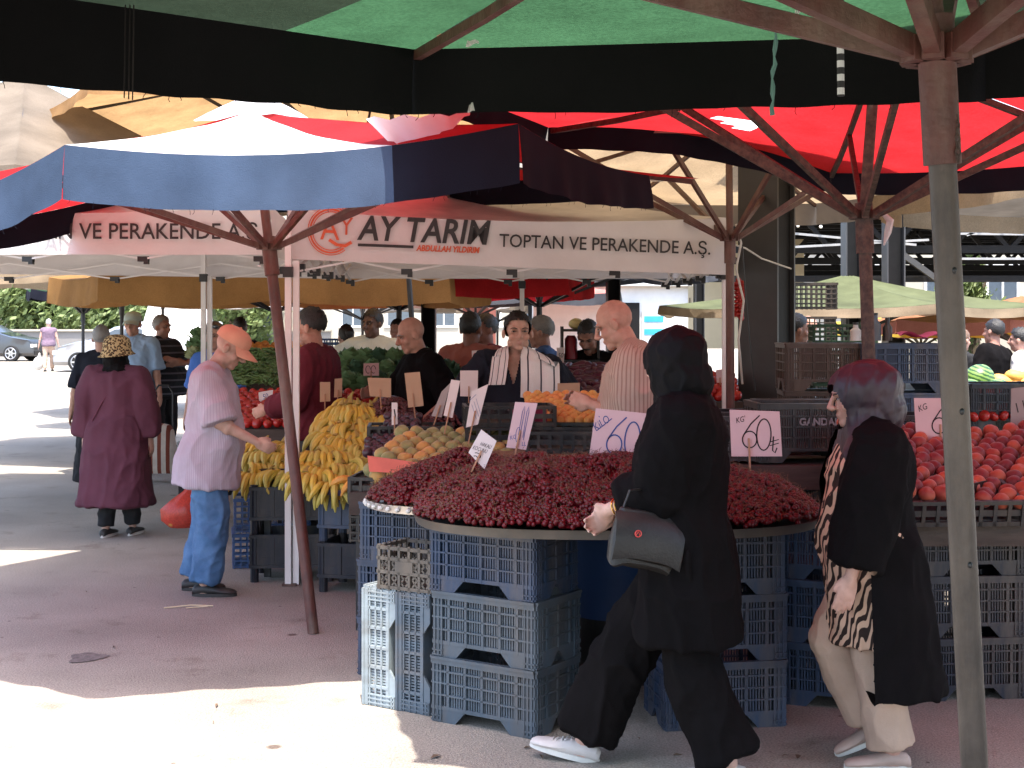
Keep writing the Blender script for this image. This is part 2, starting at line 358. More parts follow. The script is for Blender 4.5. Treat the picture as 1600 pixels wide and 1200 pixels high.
def umbrella(label, cx, cy, Rr, rot, base, hub, apex, ztop, vh, seg, val, pole_m, strut_m, pole_r=.028, sag=None, n=8, det=10, name='market_umbrella', cuts=None, droop=.05, group=None, arms=True, fringe=0):
    """ztop, vh: lists per corner; seg, val: material index per sector (or function of s); cuts: valance end per sector"""
    g = lambda L, i: L[i % len(L)] if isinstance(L, (list, tuple)) else L
    E = thing(name, label, 'umbrella', (base[0], base[1], 0), 0, group)
    mats = seg[0]; corner = [V(cx + Rr * math.cos(R(rot) + 2 * math.pi * i / n), cy + Rr * math.sin(R(rot) + 2 * math.pi * i / n), g(ztop, i)) for i in range(n)]
    apex = Vector(apex)
    def surf(i, r, s):
        a = corner[i]; b = corner[(i + 1) % n]
        c = a.lerp(b, s); sg = (g(sag, i) if sag is not None else .05)
        k = 4 * s * (1 - s)
        inw = (apex - c); inw.z = 0
        c = c + inw.normalized() * (.045 * k * Rr / 2.2) - V(0, 0, sg * k)
        p = apex.lerp(c, r)
        p.z += -droop * 4 * r * (1 - r) * (1 + .6 * k) + .004 * math.sin(r * 17 + s * 21 + i) * (1 - r)
        return p
    mb = MB()
    for i in range(n):
        f = g(seg[1], i)
        mb.grid(lambda a, b, i=i: surf(i, .03 + .97 * b, a), det, det, (lambda s, r, f=f: f(s, r)) if callable(f) else f)
    mb.build('canopy', mats, E, smooth='all')
    mb = MB()
    for i in range(n):
        f = g(val[1], i); e = g(cuts, i) if cuts else 1.0
        if e <= 0: continue
        def vp(a, b, i=i, e=e):
            s = a * e; p = surf(i, 1.0, s); h = g(vh, i) * (1 - s) + g(vh, i + 1) * s
            out = V(p.x - cx, p.y - cy, 0).normalized()
            w = (.012 * math.sin(a * 19 + i * 2) + .008 * math.sin(a * 43 + i) + .005 * math.sin(a * 7 + b * 4)) * b
            return p + out * (w + .02 * b) - V(0, 0, h * b * (1 + .012 * math.sin(a * 13 + i * 1.7) + .008 * math.sin(a * 41)))
        mb.grid(vp, det * 3, 4, (lambda s, r, f=f, e=e: f(s * e, r)) if callable(f) else f)
    vo = mb.build('valance', val[0], E, smooth='all')
    if fringe:
        g_ = random.Random(n + int(cx * 100)); bottoms = [(p, i) for p, i in ((mb.v[q], q) for q in range(len(mb.v)))]
        rows = []; cc = 0
        for f_ in range(n):
            e = g(cuts, f_) if cuts else 1.0
            if e <= 0: continue
            w_ = det * 3 + 1; rows.append([mb.v[cc + 4 * w_ + k] for k in range(w_)]); cc += 5 * w_
        fb = MB()
        for rw in rows:
            for a, b in zip(rw, rw[1:]):
                if g_.random() < fringe:
                    p = a.lerp(b, g_.random()); l = g_.uniform(.004, .022); q = p + V(g_.uniform(-.01, .01), g_.uniform(-.004, .004), -l); fb.tube([p + V(0, 0, .004), p.lerp(q, .5) + V(g_.uniform(-.004, .004), 0, 0), q], .0009, 4)
        tag(fb.build('fringe', val[0][-1], E), kind='stuff')
    base = Vector(base); hub = Vector(hub); tip = Vector(apex) - V(0, 0, .04)
    mb = MB(); mb.tube([base, hub], pole_r, 14); mb.build('pole', pole_m, E)
    if arms:
        axis = (hub - base).normalized()
        mb = MB(); mb.tube([hub - axis * .16, hub + axis * .05], pole_r * 1.35, 14)
        for k in range(n):
            d = V(math.cos(R(rot) + 2 * math.pi * k / n), math.sin(R(rot) + 2 * math.pi * k / n), 0); mb.box(hub + d * pole_r * 1.75, (.03, .03, .035), rotm(0, 0, R(rot) + 2 * math.pi * k / n))
        mb.build('runner', strut_m, E)
        mb = MB(); mb.tube([hub, tip], pole_r * .85, 12); mb.build('upper_pole', strut_m, E)
        for k in range(n):
            m1 = surf(k, .52, 0) - V(0, 0, .03)
            d = V(math.cos(R(rot) + 2 * math.pi * k / n), math.sin(R(rot) + 2 * math.pi * k / n), 0)
            mb = MB(); mb.beam(hub + d * pole_r * 1.8, m1, .022, .030); mb.build('strut', strut_m, E)
            mb = MB(); pr = [surf(k, q, 0) - V(0, 0, .022) for q in (.03, .3, .52, .75, .985)]
            for a, b in zip(pr, pr[1:]): mb.beam(a, b, .022, .026)
            mb.build('rib', strut_m, E)
    return E, corner, surf
# green one overhead, nearest
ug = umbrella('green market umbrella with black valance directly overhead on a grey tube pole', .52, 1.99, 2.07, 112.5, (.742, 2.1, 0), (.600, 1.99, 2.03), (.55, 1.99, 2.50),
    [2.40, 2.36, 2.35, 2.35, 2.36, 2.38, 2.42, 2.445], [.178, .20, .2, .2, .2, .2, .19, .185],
    ([C_green, C_olive_shade], [lambda s, r: 0 if s < .285 else 1, 1, 0, 1, 0, 1, 1, 0]), ([C_black], [0]), gray_tube, rust_red, .0195, sag=.01, det=14, droop=.02, fringe=.55)  # olive part: shade of an overlapping canopy put into the cloth colour
EG = ug[0]
mb = MB()
for pz in (.72, .88, 1.3, 1.52, 1.72):
    q = V(.742, 2.1, 0).lerp(V(.600, 1.99, 2.03), pz / 2.03); mb = MB(); mb.ell(q + V(.003, -.0185, 0), (.004, .004, .005), None, 10, 6); mb.build('bolt_hole', black_plastic, EG)
mb = MB(); q = V(.742, 2.1, 0).lerp(V(.600, 1.99, 2.03), .925)
for i in range(7): mb.tube([q + V(.014 + (.0035 if i % 2 else .0012) * math.cos(k * 1.047), -.021 - .001 * i % 2, .055 - i * .0095 + .0068 * math.sin(k * 1.047)) for k in range(7)], .0013, 6, cap=False)
mb.build('chain', rust_old, EG)
strap_m = mat('dark brown strap', (.012, .008, .005), rough=.9)
for u_ in (196, 203, 209):
    mb = MB(); a = P(u_, 8, 3.16); b = P(u_ - 2, 152 + (u_ % 5), 3.14); mb.tube([a, a.lerp(b, .5) + V(.003, -.01, 0), b], .004, 5, flat=.3); mb.build('strap', strap_m, EG)
mb = MB(); string_m = mat('frayed green string', (.10, .20, .17), rough=.9)
a = P(1213, 20, 3.0); b = P(1206, 180, 3.0)
mb.tube([a.lerp(b, i / 14) + V(.0025 * math.sin(i * 1.3 + i * i), 0, 0) for i in range(15)], [.0022 + .004 * math.sin(i * 2.1) ** 2 for i in range(15)], 6); mb.build('string', string_m, EG)
cord_m = mat('black and white cord', (.6, .6, .58), rough=.8, pattern=('stripes', 2, .028, .5, (.02, .02, .02)))
mb = MB(); mb.tube([P(1313, -10, 2.9), P(1313, 60, 2.9), P(1314, 150, 2.9)], .0075, 8); mb.build('cord', cord_m, EG)
rag = mat('pale rag', (.62, .6, .56), rough=.9, trans=.2)
for (u, v, w_, h_) in ((545, 45, .075, .025), (738, 60, .036, .036), (736, 168, .02, .022)):
    mb = MB(); c = P(u, v, 3.78); mb.grid(lambda a, b: c + V((a - .5) * w_ * (1 - .5 * b), .01 * math.sin(a * 7), (b - .5) * h_ + .3 * (a - .5) * h_), 6, 4); mb.build('patch', rag, EG, smooth='all')
for (u, v, s_) in ((1243, 30, .7), (1258, 8, .5)):
    mb = MB(); c = P(u, v, 3.2)
    for i in range(4): mb.tube([c + V(.004 * i, 0, .03 * s_), c + V(.012 * math.sin(i * 2), .004, 0), c + V(.02 * math.sin(i * 3 + 1), .004, -.03 * s_)], .0015, 5)
    mb.build('loose_thread', rag, EG)
# blue, white and red one
cA = -99.5
zt = {0: 2.335, 1: 2.475, 2: 2.40, 3: 2.60, 4: 2.66, 5: 2.53, 6: 2.20, 7: 2.16}
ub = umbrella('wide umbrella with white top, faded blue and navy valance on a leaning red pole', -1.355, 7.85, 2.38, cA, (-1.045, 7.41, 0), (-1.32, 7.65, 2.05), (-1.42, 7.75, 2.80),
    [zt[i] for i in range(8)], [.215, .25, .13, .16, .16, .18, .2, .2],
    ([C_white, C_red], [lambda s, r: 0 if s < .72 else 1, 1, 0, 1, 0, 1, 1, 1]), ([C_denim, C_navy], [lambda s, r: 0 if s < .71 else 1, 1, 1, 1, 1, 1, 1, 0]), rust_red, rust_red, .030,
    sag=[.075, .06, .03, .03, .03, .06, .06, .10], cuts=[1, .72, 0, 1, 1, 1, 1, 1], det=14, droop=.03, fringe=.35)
EB = ub[0]
mb = MB(); t = Vector((-1.42, 7.75, 2.80))
mb.grid(lambda a, b: t + V(math.cos(a * 6.28) * .28 * b * (1 + .2 * math.sin(a * 25)), math.sin(a * 6.28) * .28 * b, .075 - .13 * b ** 1.6 + .012 * math.sin(a * 31)), 30, 5); mb.build('plastic_cap', C_sheet, EB, smooth='all')
mb = MB(); A, B2 = P(572, 186, 5.95), P(735, 176, 6.3)
mb.grid(lambda a, b: A.lerp(B2, a) + V(.10 * b * (1 - a), -.10 * b, -.165 * b * (1 - abs(a - .3) * 1.2) + .01 * math.sin(a * 22)), 14, 8); mb.build('plastic_flap', C_sheet, EB, smooth='all')
# bigger red one with a rusty pole
ur = umbrella('red umbrella with navy valance on the rusty mottled pole', 1.50, 5.8, 2.17, 172, (1.545, 5.9, 0), (1.475, 5.9, 2.09), (1.5, 5.8, 2.78),
    [2.75, 2.68, 2.62, 2.58, 2.57, 2.50, 2.48, 2.68], [.11, .12, .12, .12, .12, .13, .115, .12], ([C_red, C_hole], [0, 0, 0, 0, 0, 0, lambda s, r: 1 if (.40 < s < .40 + .34 * (.78 - r) / .16 and .62 < r < .78) else 0, 0]), ([C_navy], [0]), rust_old, rust_old, .027, sag=[.0, 0, 0, 0, 0, .04, -.075, 0], det=24, droop=.04)
# umbrella on the slim red pole
umbrella('beige umbrella with taupe valance on the slim red pole', 1.40, 9.45, 2.05, 105, (1.39, 8.95, 0), (1.385, 8.95, 2.17), (1.40, 9.1, 3.0),
    [2.60, 2.62, 2.7, 2.8, 2.8, 2.75, 2.65, 2.58], [.17, .15, .12, .12, .12, .12, .15, .17], ([C_beige], [0]), ([C_taupe], [0]), rust_red, rust_red, .027, sag=.02, droop=.06)
umbrella('grey beige umbrella spreading over the far right stalls', 4.62, 9.3, 2.25, 180, (4.6, 9.3, 0), (4.6, 9.3, 2.2), (4.6, 9.3, 2.95),
    [2.47, 2.5, 2.5, 2.5, 2.5, 2.5, 2.5, 2.5], .13, ([C_taupe], [0]), ([C_beige], [0]), rust_red, rust_red, .026, sag=.03)
umbrella('high tan umbrella glowing behind the blue valance umbrella', -1.2, 13.0, 3.3, 100, (-.8, 12.9, 0), (-1, 13, 2.7), (-1.2, 13.0, 4.25),
    3.40, .10, ([C_tan], [0]), ([C_tan], [0]), dark_metal, dark_metal, .025, sag=.03)
umbrella('high cream umbrella with dark ribs at the upper left', -4.35, 12.0, 2.5, 112, (-4.6, 12, 0), (-4.4, 12, 2.5), (-4.15, 12.0, 3.75),
    2.72, .10, ([C_cream], [0]), ([C_cream], [0]), dark_metal, dark_metal, .022, sag=.03)
umbrella('added dark green umbrella out of view past the right edge, darkening the right side', 5.3, 4.9, 2.2, 100, (5.3, 4.9, 0), (5.3, 4.9, 2.0), (5.3, 4.9, 2.9), 2.45, .18, ([C_olive_shade], [0]), ([C_black], [0]), rust_red, rust_red, .026, sag=.03)  # added out of view to keep side sky light off the right stalls
umbrella('added navy umbrella out of view right of the camera, darkening the right side', 4.4, .3, 2.2, 110, (4.4, .3, 0), (4.4, .3, 2.0), (4.4, .3, 2.9), 2.45, .18, ([C_dk], [0]), ([C_navy], [0]), rust_red, rust_red, .026, sag=.03)  # unseen canopy added to cut the sky light reaching the right foreground
# farther ones
far = [('orange brown umbrella with a hanging fringe in the left background', -2.55, 15.2, 2.35, 100, 2.10, .27, 2.55, C_orange, C_orange),
       ('cream umbrella low above the tree at far left', -4.85, 17.5, 2.5, 95, 2.22, .13, 2.7, C_cream, C_beige),
       ('small green umbrella with maroon valance at far left', -6.55, 21.5, .85, 92, 2.12, .14, 2.3, C_green, C_navy),
       ('deep red umbrella sagging behind the white gazebo', -1.30, 16.2, 2.3, 100, 2.13, .21, 2.5, C_red, C_red),
       ('faded pink umbrella beside the dark steel post', -.55, 21.2, 2.3, 112, 2.06, .16, 2.5, C_pink, C_dk),
       ('dark grey umbrella on a thin black pole in front of the white kiosk', .30, 15.5, 2.0, 95, 2.16, .06, 2.42, C_dk, C_dk),
       ('large white umbrella above the vegetable stalls at the back', -2.6, 24.5, 2.6, 100, 2.02, .14, 2.5, C_white, C_white),
       ('white umbrella farther back behind the stall keeper in pale shirt', -.3, 29, 2.8, 95, 1.98, .14, 2.5, C_white, C_cream),
       ('cream umbrella in the left distance near the minibus', -6.2, 25, 2.4, 100, 2.35, .14, 2.4, C_cream, C_white),
       ('pale green umbrella behind the stacked lattice crates', 4.05, 17.0, 2.35, 100, 1.82, .10, 2.2, C_lgreen, C_beige),
       ('faded orange umbrella at the right edge of the market', 6.75, 18.5, 2.0, 110, 1.66, .16, 1.98, C_lor, C_pink),
       ('small yellow umbrella tucked beside the orange one', 6.1, 21, 1.4, 95, 1.62, .18, 1.85, C_yel, C_yel)]
for lab, x, y, r_, ro, z, vh, az, c1, c2 in far:
    umbrella(lab, x, y, r_, ro, (x, y, 0), (x, y, z - .35), (x, y, az), z, vh, ([c1], [0]), ([c2], [0]), dark_metal, dark_metal, .024, sag=.05, det=6)

# ---------------------------------------------------------------- gazebos
def gazebo(label, c4, zb, zt, legs, words):
    """c4: front left, front right, back right, back left on the ground; zb/zt valance bottom/top at the corners"""
    E = thing('gazebo', label, 'gazebo', (*c4[0], 0))
    pt = lambda i, z: V(c4[i][0], c4[i][1], z)
    cen = sum((V(*c, 0) for c in c4), V(0, 0, 0)) / 4; ap = V(cen.x, cen.y, max(zt) + .36)
    mb = MB()
    for i in range(4):
        j = (i + 1) % 4; a = pt(i, zt[i]); b = pt(j, zt[j])
        def sf(s, r, a=a, b=b): 
            c = a.lerp(b, s); p = ap.lerp(c, r); p.z -= .05 * 4 * r * (1 - r) + .05 * 4 * s * (1 - s) * r; return p
        mb.grid(sf, 12, 8)
    mb.build('roof', C_white, E, smooth='all')
    banner = mat('white banner cloth', (.66, .62, .60), rough=.8, var=.05, scale=3, bump=.15, bscale=30, trans=.15)
    for i in range(4):
        j = (i + 1) % 4
        def vf(s, b, i=i, j=j):
            a0 = pt(i, zt[i]).lerp(pt(j, zt[j]), s); a1 = pt(i, zb[i]).lerp(pt(j, zb[j]), s)
            a0.z -= .05 * 4 * s * (1 - s); p = a0.lerp(a1, b); d = (pt(j, 0) - pt(i, 0)).normalized(); o = V(d.y, -d.x, 0)
            return p + o * (.007 * math.sin(s * 19 + b * 2) + .005 * math.sin(s * 43 + b * 6) + .003 * math.sin(s * 90 - b * 9) + .004)
        mb = MB(); mb.grid(vf, 40, 6); mb.build('valance', banner, E, smooth='all')
    if words:
        d = (pt(1, zb[1]) - pt(0, zb[0])); L = d.length; d.normalize(); nrm = V(d.y, -d.x, 0).normalized(); upv = nrm.cross(d) * -1
        upv = (d.cross(nrm)) * -1
        if upv.z < 0: upv = -upv
        org = pt(0, zb[0]) + nrm * .024
        def M4(u, v): 
            q = org + d * u + upv * v
            return Matrix(((d.x, upv.x, nrm.x, q.x), (d.y, upv.y, nrm.y, q.y), (d.z, upv.z, nrm.z, q.z), (0, 0, 0, 1)))
        for nm, fn in words: 
            mb = MB(); ms = fn(mb, M4, L); mb.build(nm, ms, E, smooth=False)
    for lx, ly, dbl in legs:
        f = 0
        for o_ in (0, .045) if dbl else (0,):
            mb = MB(); mb.bx(lx + o_ - .019, lx + o_ + .019, ly - .019 + o_ * .6, ly + .019 + o_ * .6, 0.004, min(zt) - .1 if not o_ else 2.02)
            leg = mb.build('leg', white_metal, E)
        mb = MB(); mb.bx(lx - .035, lx + .05, ly - .035, ly + .035, 0.002, .014); mb.build('foot_plate', rust_red, E)
        mb = MB(); mb.bx(lx - .03, lx + .03, ly - .032, ly + .03, min(zb) - .03, min(zb) + .035); mb.build('bracket', black_plastic, E)
    # scissor frame between the corners
    for i in range(4):
        j = (i + 1) % 4; zz = (zb[i] + zb[j]) / 2
        ins = lambda p: p.lerp(V(cen.x, cen.y, p.z), .045)
        for k in range(4):
            a = ins(pt(i, zz).lerp(pt(j, zz), k / 4)); b = ins(pt(i, zz).lerp(pt(j, zz), (k + 1) / 4))
            mb = MB(); mb.beam(a + V(0, 0, .10), b - V(0, 0, .03), .02, .012); mb.beam(a - V(0, .024, .03), b + V(0, -.024, .10), .02, .012); mb.build('truss_bar', white_metal, E)
            mb = MB(); c = b - V(0, 0.01, .03); mb.box(c, (.07, .05, .035)); mb.box(c + V(.02, 0, -.02), (.03, .04, .03)); mb.build('joint', black_plastic, E)
    return E
ink = mat('dark banner print', (.02, .017, .016), rough=.6); orange_ink = mat('orange banner print', (.55, .09, .03), rough=.6)
def main_words(mb, M4, L):
    text_mesh('AY TARIM', .215, M4(.43, .14), mb, 0, .001, .18, .0045, .86)
    mb.beam((M4(.43, .105)) @ V(0, 0, 0), M4(.78, .105) @ V(0, 0, 0), .002, .018, 0)
    text_mesh('TOPTAN VE PERAKENDE A.Ş.', .118, M4(1.325, .128), mb, 0, .001, 0, .001, .90)
    text_mesh('ABDULLAH YILDIRIM', .052, M4(.80, .082), mb, 1, .001, .2, .002, .82)
    text_mesh('A', .21, M4(.195, .13), mb, 1, .001, -.05, 0, .85); text_mesh('Y', .16, M4(.315, .165), mb, 1, .001, 0, 0, .85)
    for r_, w_ in ((.135, .012), (.120, .006), (.15, .006)):
        stroke(mb, arc(0, 0, r_ * .95, r_, 60, 310, 40), w_, M4(.26, .185), 1)
    stroke(mb, [(0, 0), (.05, -.03), (.10, -.035), (.14, -.01)], .02, M4(.25, .13), 1)
    return [ink, orange_ink]
def left_words(mb, M4, L):
    text_mesh('TOPTAN VE PERAKENDE A.Ş.', .150, M4(L - 1.87, .105), mb, 0, .001, 0, .0012, .93); return [ink]
gazebo('white gazebo with a printed company banner over the fruit stalls', [(-1.40, 8.80), (1.40, 9.22), (1.35, 11.9), (-1.42, 11.9)], [2.03, 1.945, 2.0, 2.0], [2.345, 2.32, 2.3, 2.3],
       [(-1.39, 8.75, True), (1.40, 9.25, False), (.085, 11.9, False)], [('lettering', main_words)])
gazebo('white gazebo at the left whose banner runs behind the red struts', [(-4.9, 9.5), (-1.62, 9.40), (-1.48, 11.9), (-5.2, 11.9)], [2.095, 2.085, 2.0, 2.05], [2.42, 2.41, 2.3, 2.3],
       [(-4.85, 9.5, False), (-2.585, 11.8, True)], [('lettering', left_words)])
# ---------------------------------------------------------------- steel market hall
steel = mat('dark steel', (.009, .0085, .0085), rough=.6, var=.2, spec=.15, bump=.05)
steel_l = mat('grey steel', (.034, .033, .033), rough=.5, var=.15)
steel_rod = mat('pale painted rod', (.26, .26, .26), rough=.5)
H = thing('market_hall', 'dark steel market hall with trussed roof behind the right stalls', 'hall', (8, 24, 0))
def column(label, u, d, w, top=4.4, dep=.3):
    x = (u - 800) * d / F; E = thing('steel_column', label, 'column', (x, d, 0)); 
    mb = MB(); mb.bx(x - w / 2, x - w * .42, d - dep / 2, d + dep / 2, 0, top); mb.bx(x + w * .42, x + w / 2, d - dep / 2, d + dep / 2, 0, top); mb.build('flange', steel_l, E, smooth=False)
    mb = MB(); mb.bx(x - w * .42, x + w * .42, d - dep * .1, d + dep * .1, 0, top); mb.build('web', steel, E, smooth=False)
    mb = MB(); mb.bx(x - w * .7, x + w * .7, d - dep * .7, d + dep * .7, 0.002, .03); mb.build('base_plate', steel, E, smooth=False)
# the big column is turned so that two of its faces show
x0 = (1198 - 800) * 9.9 / F
E = thing('steel_column', 'thick dark steel column standing behind the cherry stall', 'column', (x0, 9.9, 0))
mb = MB(); rr = rotm(0, 0, R(-36)); mb.box((x0, 9.9, 2.2), (.24, .24, 4.4), rr); mb.build('shaft', steel, E, smooth=False)
mb = MB()
for sg in (-1, 1): mb.box(V(x0, 9.9, 2.2) + rr @ V(0, sg * .135, 0), (.30, .02, 4.4), rr)
mb.build('flange', steel_l, E, smooth=False)
mb = MB(); mb.box((x0, 9.9, .02), (.5, .5, .03), rr); mb.build('base_plate', steel, E, smooth=False)
column('narrow dark column behind the rusty umbrella pole', 1330, 18, .20); column('square dark column with a knee brace at the right', 1396, 20, .26)
column('dark column beside the pink umbrella', 670, 17, .17, 3.2); column('dark post behind the man in the brick coloured shirt', 743, 25, .22, 3.2)
column('dark post just left of the bald seller', 958, 16, .15, 3.4); column('dark post in front of the beige billboard', 1092, 22, .14, 3.4)
for d, z0, z1 in ((22.5, 2.72, 3.32), (26, 2.68, 3.3), (30, 2.7, 3.3), (34, 2.72, 3.3)):
    mb = MB(); mb.bx(3.2, 26, d - .06, d + .06, z0, z0 + .12); mb.bx(3.2, 26, d - .06, d + .06, z1, z1 + .1); mb.build('truss_chord', steel, H, smooth=False)
    mb = MB()
    for k in range(24):
        xa = 3.2 + k * .95; mb.beam((xa, d, z0 + .05), (xa + .475, d, z1), .07); mb.beam((xa + .475, d, z1), (xa + .95, d, z0 + .05), .07)
    mb.build('truss_web', steel, H, smooth=False)
mb = MB(); mb.bx(3.2, 26, 22.5, 22.7, 2.26, 2.36); mb.build('cross_beam', steel, H, smooth=False)
for i, y in enumerate((24, 25, 27, 28, 29, 31.5, 33, 35)):
    mb = MB(); mb.bx(3.2, 26, y - .05, y + .05, 3.28, 3.41); mb.build('purlin', steel, H, smooth=False)
mb = MB(); mb.bx(3.0, 26, 22.2, 38.5, 3.43, 3.5); mb.build('roof_sheet', steel, H, smooth=False)
for a, b in (((3.6, 22.3, 3.1), (6.4, 22.3, 2.84)), ((3.6, 22.3, 2.76), (6.6, 22.3, 2.92)), ((6.6, 22.3, 3.28), (13, 22.3, 3.22)), ((6.9, 22.3, 2.62), (13, 22.3, 2.62)), ((6.8, 22.3, 3.02), (13, 22.3, 2.96)), ((7.2, 22.3, 2.99), (7.7, 22.3, 3.2))):
    mb = MB(); mb.beam(a, b, .035); mb.build('tie_rod', steel_rod, H, smooth=False)
mb = MB(); mb.beam((6.1, 22.3, 2.75), (7.2, 22.3, 1.95), .09); mb.build('knee_brace', steel_l, H, smooth=False)
bulb = mat('small lamp glass', (.8, .78, .7), rough=.2)
for i in range(26):
    mb = MB(); mb.ell((3.8 + i * .36, 22.25, 3.12 + .02 * math.sin(i)), .028, None, 8, 6); mb.build('lamp_bulb', bulb, H)

# ---------------------------------------------------------------- far buildings
plaster = mat('cream plaster', (.36, .33, .27), rough=.9, var=.1, scale=.6, bump=.1, bscale=6); plaster_g = mat('grey plaster', (.20, .19, .18), rough=.9, var=.12, scale=.5)
pane = mat('window glass', (.07, .09, .11), rough=.12, var=.1, spec=.8); frame_w = mat('white frame', (.68, .67, .64), rough=.5)
def building(label, x0, x1, y, dep, h, wm, cols, floors, name='building', zf=1.0):
    E = thing(name, label, 'building', ((x0 + x1) / 2, y, 0))
    mb = MB(); mb.bx(x0, x1, y, y + dep, 0, h); mb.build('wall', wm, E, smooth=False)
    mb = MB(); mb.bx(x0 - .2, x1 + .2, y - .2, y + dep + .2, h, h + .25); mb.build('roof', plaster_g, E, smooth=False)
    cw = (x1 - x0) / cols; fh = (h - zf) / floors
    for i in range(cols):
        for j in range(floors):
            cx = x0 + cw * (i + .5); cz = zf + fh * (j + .45)
            mb = MB(); w2, h2 = cw * .27, fh * .3
            for a in ((cx - w2, cx - w2 + .08, cz - h2, cz + h2), (cx + w2 - .08, cx + w2, cz - h2, cz + h2), (cx - w2 + .08, cx + w2 - .08, cz + h2 - .08, cz + h2), (cx - w2 - .1, cx + w2 + .1, cz - h2 - .08, cz - h2), (cx - .03, cx + .03, cz - h2, cz + h2 - .08)):
                mb.bx(a[0], a[1], y - .06, y + .0, a[2], a[3])
            w = mb.build('window', frame_w, E, smooth=False)
            mb = MB(); mb.bx(cx - w2 + .08, cx + w2 - .08, y - .02, y - .005, cz - h2, cz + h2 - .08); mb.build('pane', pane, w, smooth=False)
    return E
building('long cream building seen beneath the hall roof', 10.5, 24, 44, 8, 7.5, plaster, 7, 2)
building('pale apartment block far behind the back stalls', -12, 6, 62, 8, 9, plaster, 9, 3)
building('grey house behind the tree at far left', -34, -21, 72, 8, 6.2, plaster_g, 5, 2)
building('cream house beyond the parked cars', -19, -12.5, 68, 8, 5.0, plaster, 3, 1)
# leafy climber on the facade
leaf_m = mat('sunlit leaves', (.11, .17, .045), col2=(.19, .24, .08), rough=.6, scale=1.5, trans=.25, var=.3); bark = mat('bark', (.10, .075, .05), rough=.95, bump=.4)
def leaves(n, cen, rad, size, seed):
    g = np.random.default_rng(seed); mb = MB(); clumps = g.normal(size=(26, 3)) * .5
    clumps /= np.maximum(1, np.linalg.norm(clumps, axis=1))[:, None]
    for i in range(n):
        c = clumps[g.integers(len(clumps))] + g.normal(size=3) * .17
        p = Vector((cen[0] + c[0] * rad[0], cen[1] + c[1] * rad[1], cen[2] + c[2] * rad[2]))
        a = Vector(g.normal(size=3)).normalized(); b = a.orthogonal().normalized(); c2 = a.cross(b); s_ = size * (.6 + .8 * g.random())
        mb.add([p - b * s_, p - c2 * s_ * .45, p + b * s_, p + c2 * s_ * .45], [(0, 1, 2, 3)])
    return mb
def tree(label, x, y, rad, cz, n, size, seed, name='leafy_tree'):
    E = thing(name, label, 'tree', (x, y, 0)); leaves(n, (x, y, cz), rad, size, seed).build('crown', leaf_m, E, smooth=False)
    mb = MB(); mb.tube([(x, y, 0), (x + .1, y, cz * .4), (x - .1, y, cz)], [.28, .2, .1], 9)
    for k in range(5): mb.tube([(x, y, cz * .5), (x + rad[0] * .5 * math.cos(k * 1.3), y + rad[1] * .5 * math.sin(k * 1.3), cz * 1.05)], [.11, .04], 6)
    mb.build('trunk', bark, E)
tree('broad sunlit tree behind the parked cars at far left', -21.5, 67, (5.4, 3, 2.3), 2.7, 15000, .17, 3)
tree('dense green tree between the dark car and the minibus', -17.0, 66, (3.6, 3, 1.9), 2.3, 10000, .16, 4)
tree('small tree showing beside the minibus', -11.6, 60, (2.2, 2, 1.8), 2.1, 4500, .15, 6)
tree('bushy tree in front of the cream facade at the right', 13.0, 40, (.9, .9, 1.6), 2.6, 5000, .09, 5)
mb = MB(); w = thing('boundary_wall', 'low grey boundary wall behind the parked cars', 'wall', (-20, 62, 0))
mb.bx(-34, -8, 61.8, 62.1, 0, 1.15); mb.build('wall', plaster_g, w, smooth=False)
mb = MB(); mb.bx(-34.05, -7.95, 61.7, 62.2, 1.154, 1.24); mb.build('coping', plaster, w, smooth=False)
# kiosk, billboard, pink and white panels
white_paint = mat('white painted sheet', (.66, .65, .62), rough=.5, var=.06); blue_print = mat('blue print', (.03, .12, .45), rough=.6); teal = mat('teal poster', (.03, .30, .42), rough=.6)
E = thing('kiosk', 'white kiosk with a dark doorway and a teal poster behind the sellers', 'kiosk', (1.5, 22, 0))
mb = MB(); mb.bx(.35, 2.75, 22, 24.5, 0, 2.18); mb.build('wall', white_paint, E, smooth=False)
mb = MB(); mb.bx(.3, 2.8, 21.85, 24.6, 2.18, 2.26); mb.build('roof', frame_w, E, smooth=False)
mb = MB(); mb.bx(1.72, 1.99, 21.96, 21.99, 0.01, 1.92); mb.build('door', steel, E, smooth=False)
mb = MB(); mb.bx(2.03, 2.42, 21.95, 21.985, 1.2, 1.78); ps = mb.build('poster', mat('pale poster', (.55, .62, .66), rough=.5), E, smooth=False)
mb = MB()
for z in (1.62, 1.42): mb.bx(2.06, 2.36, 21.94, 21.948, z, z + .09)
mb.build('printed_band', teal, ps, smooth=False)
E = thing('billboard', 'wide beige billboard with a cleaning service slogan behind the kiosk', 'billboard', (4, 27, 0))
mb = MB(); mb.bx(1.0, 5.6, 27, 27.12, 1.1, 3.2); mb.build('panel', mat('beige print', (.60, .50, .33), rough=.7, var=.08, scale=1.2), E, smooth=False)
for xx in (1.4, 3.3, 5.2): mb = MB(); mb.bx(xx, xx + .1, 27.14, 27.26, 0, 3.0); mb.build('post', steel, E, smooth=False)
mb = MB(); Mb = Matrix.Translation((2.42, 26.985, 1.83)) @ Matrix.Rotation(R(90), 4, 'X'); text_mesh('Temizlik Hizmetleri', .36, Mb, mb, 0, .002, 0, 0, .72); mb.build('lettering', mat('grey lettering', (.12, .10, .07), rough=.7), E, smooth=False)
E = thing('shop_sign', 'white and blue printed shop sign above the kiosk', 'sign', (1.4, 26, 0))
mb = MB(); mb.bx(.1, 2.35, 26, 26.1, 2.1, 2.75); mb.build('panel', white_paint, E, smooth=False)
mb = MB()
for k in range(9): mb.ell((.25 + k * .2, 25.99, 2.55), (.05, .008, .05), None, 8, 6)
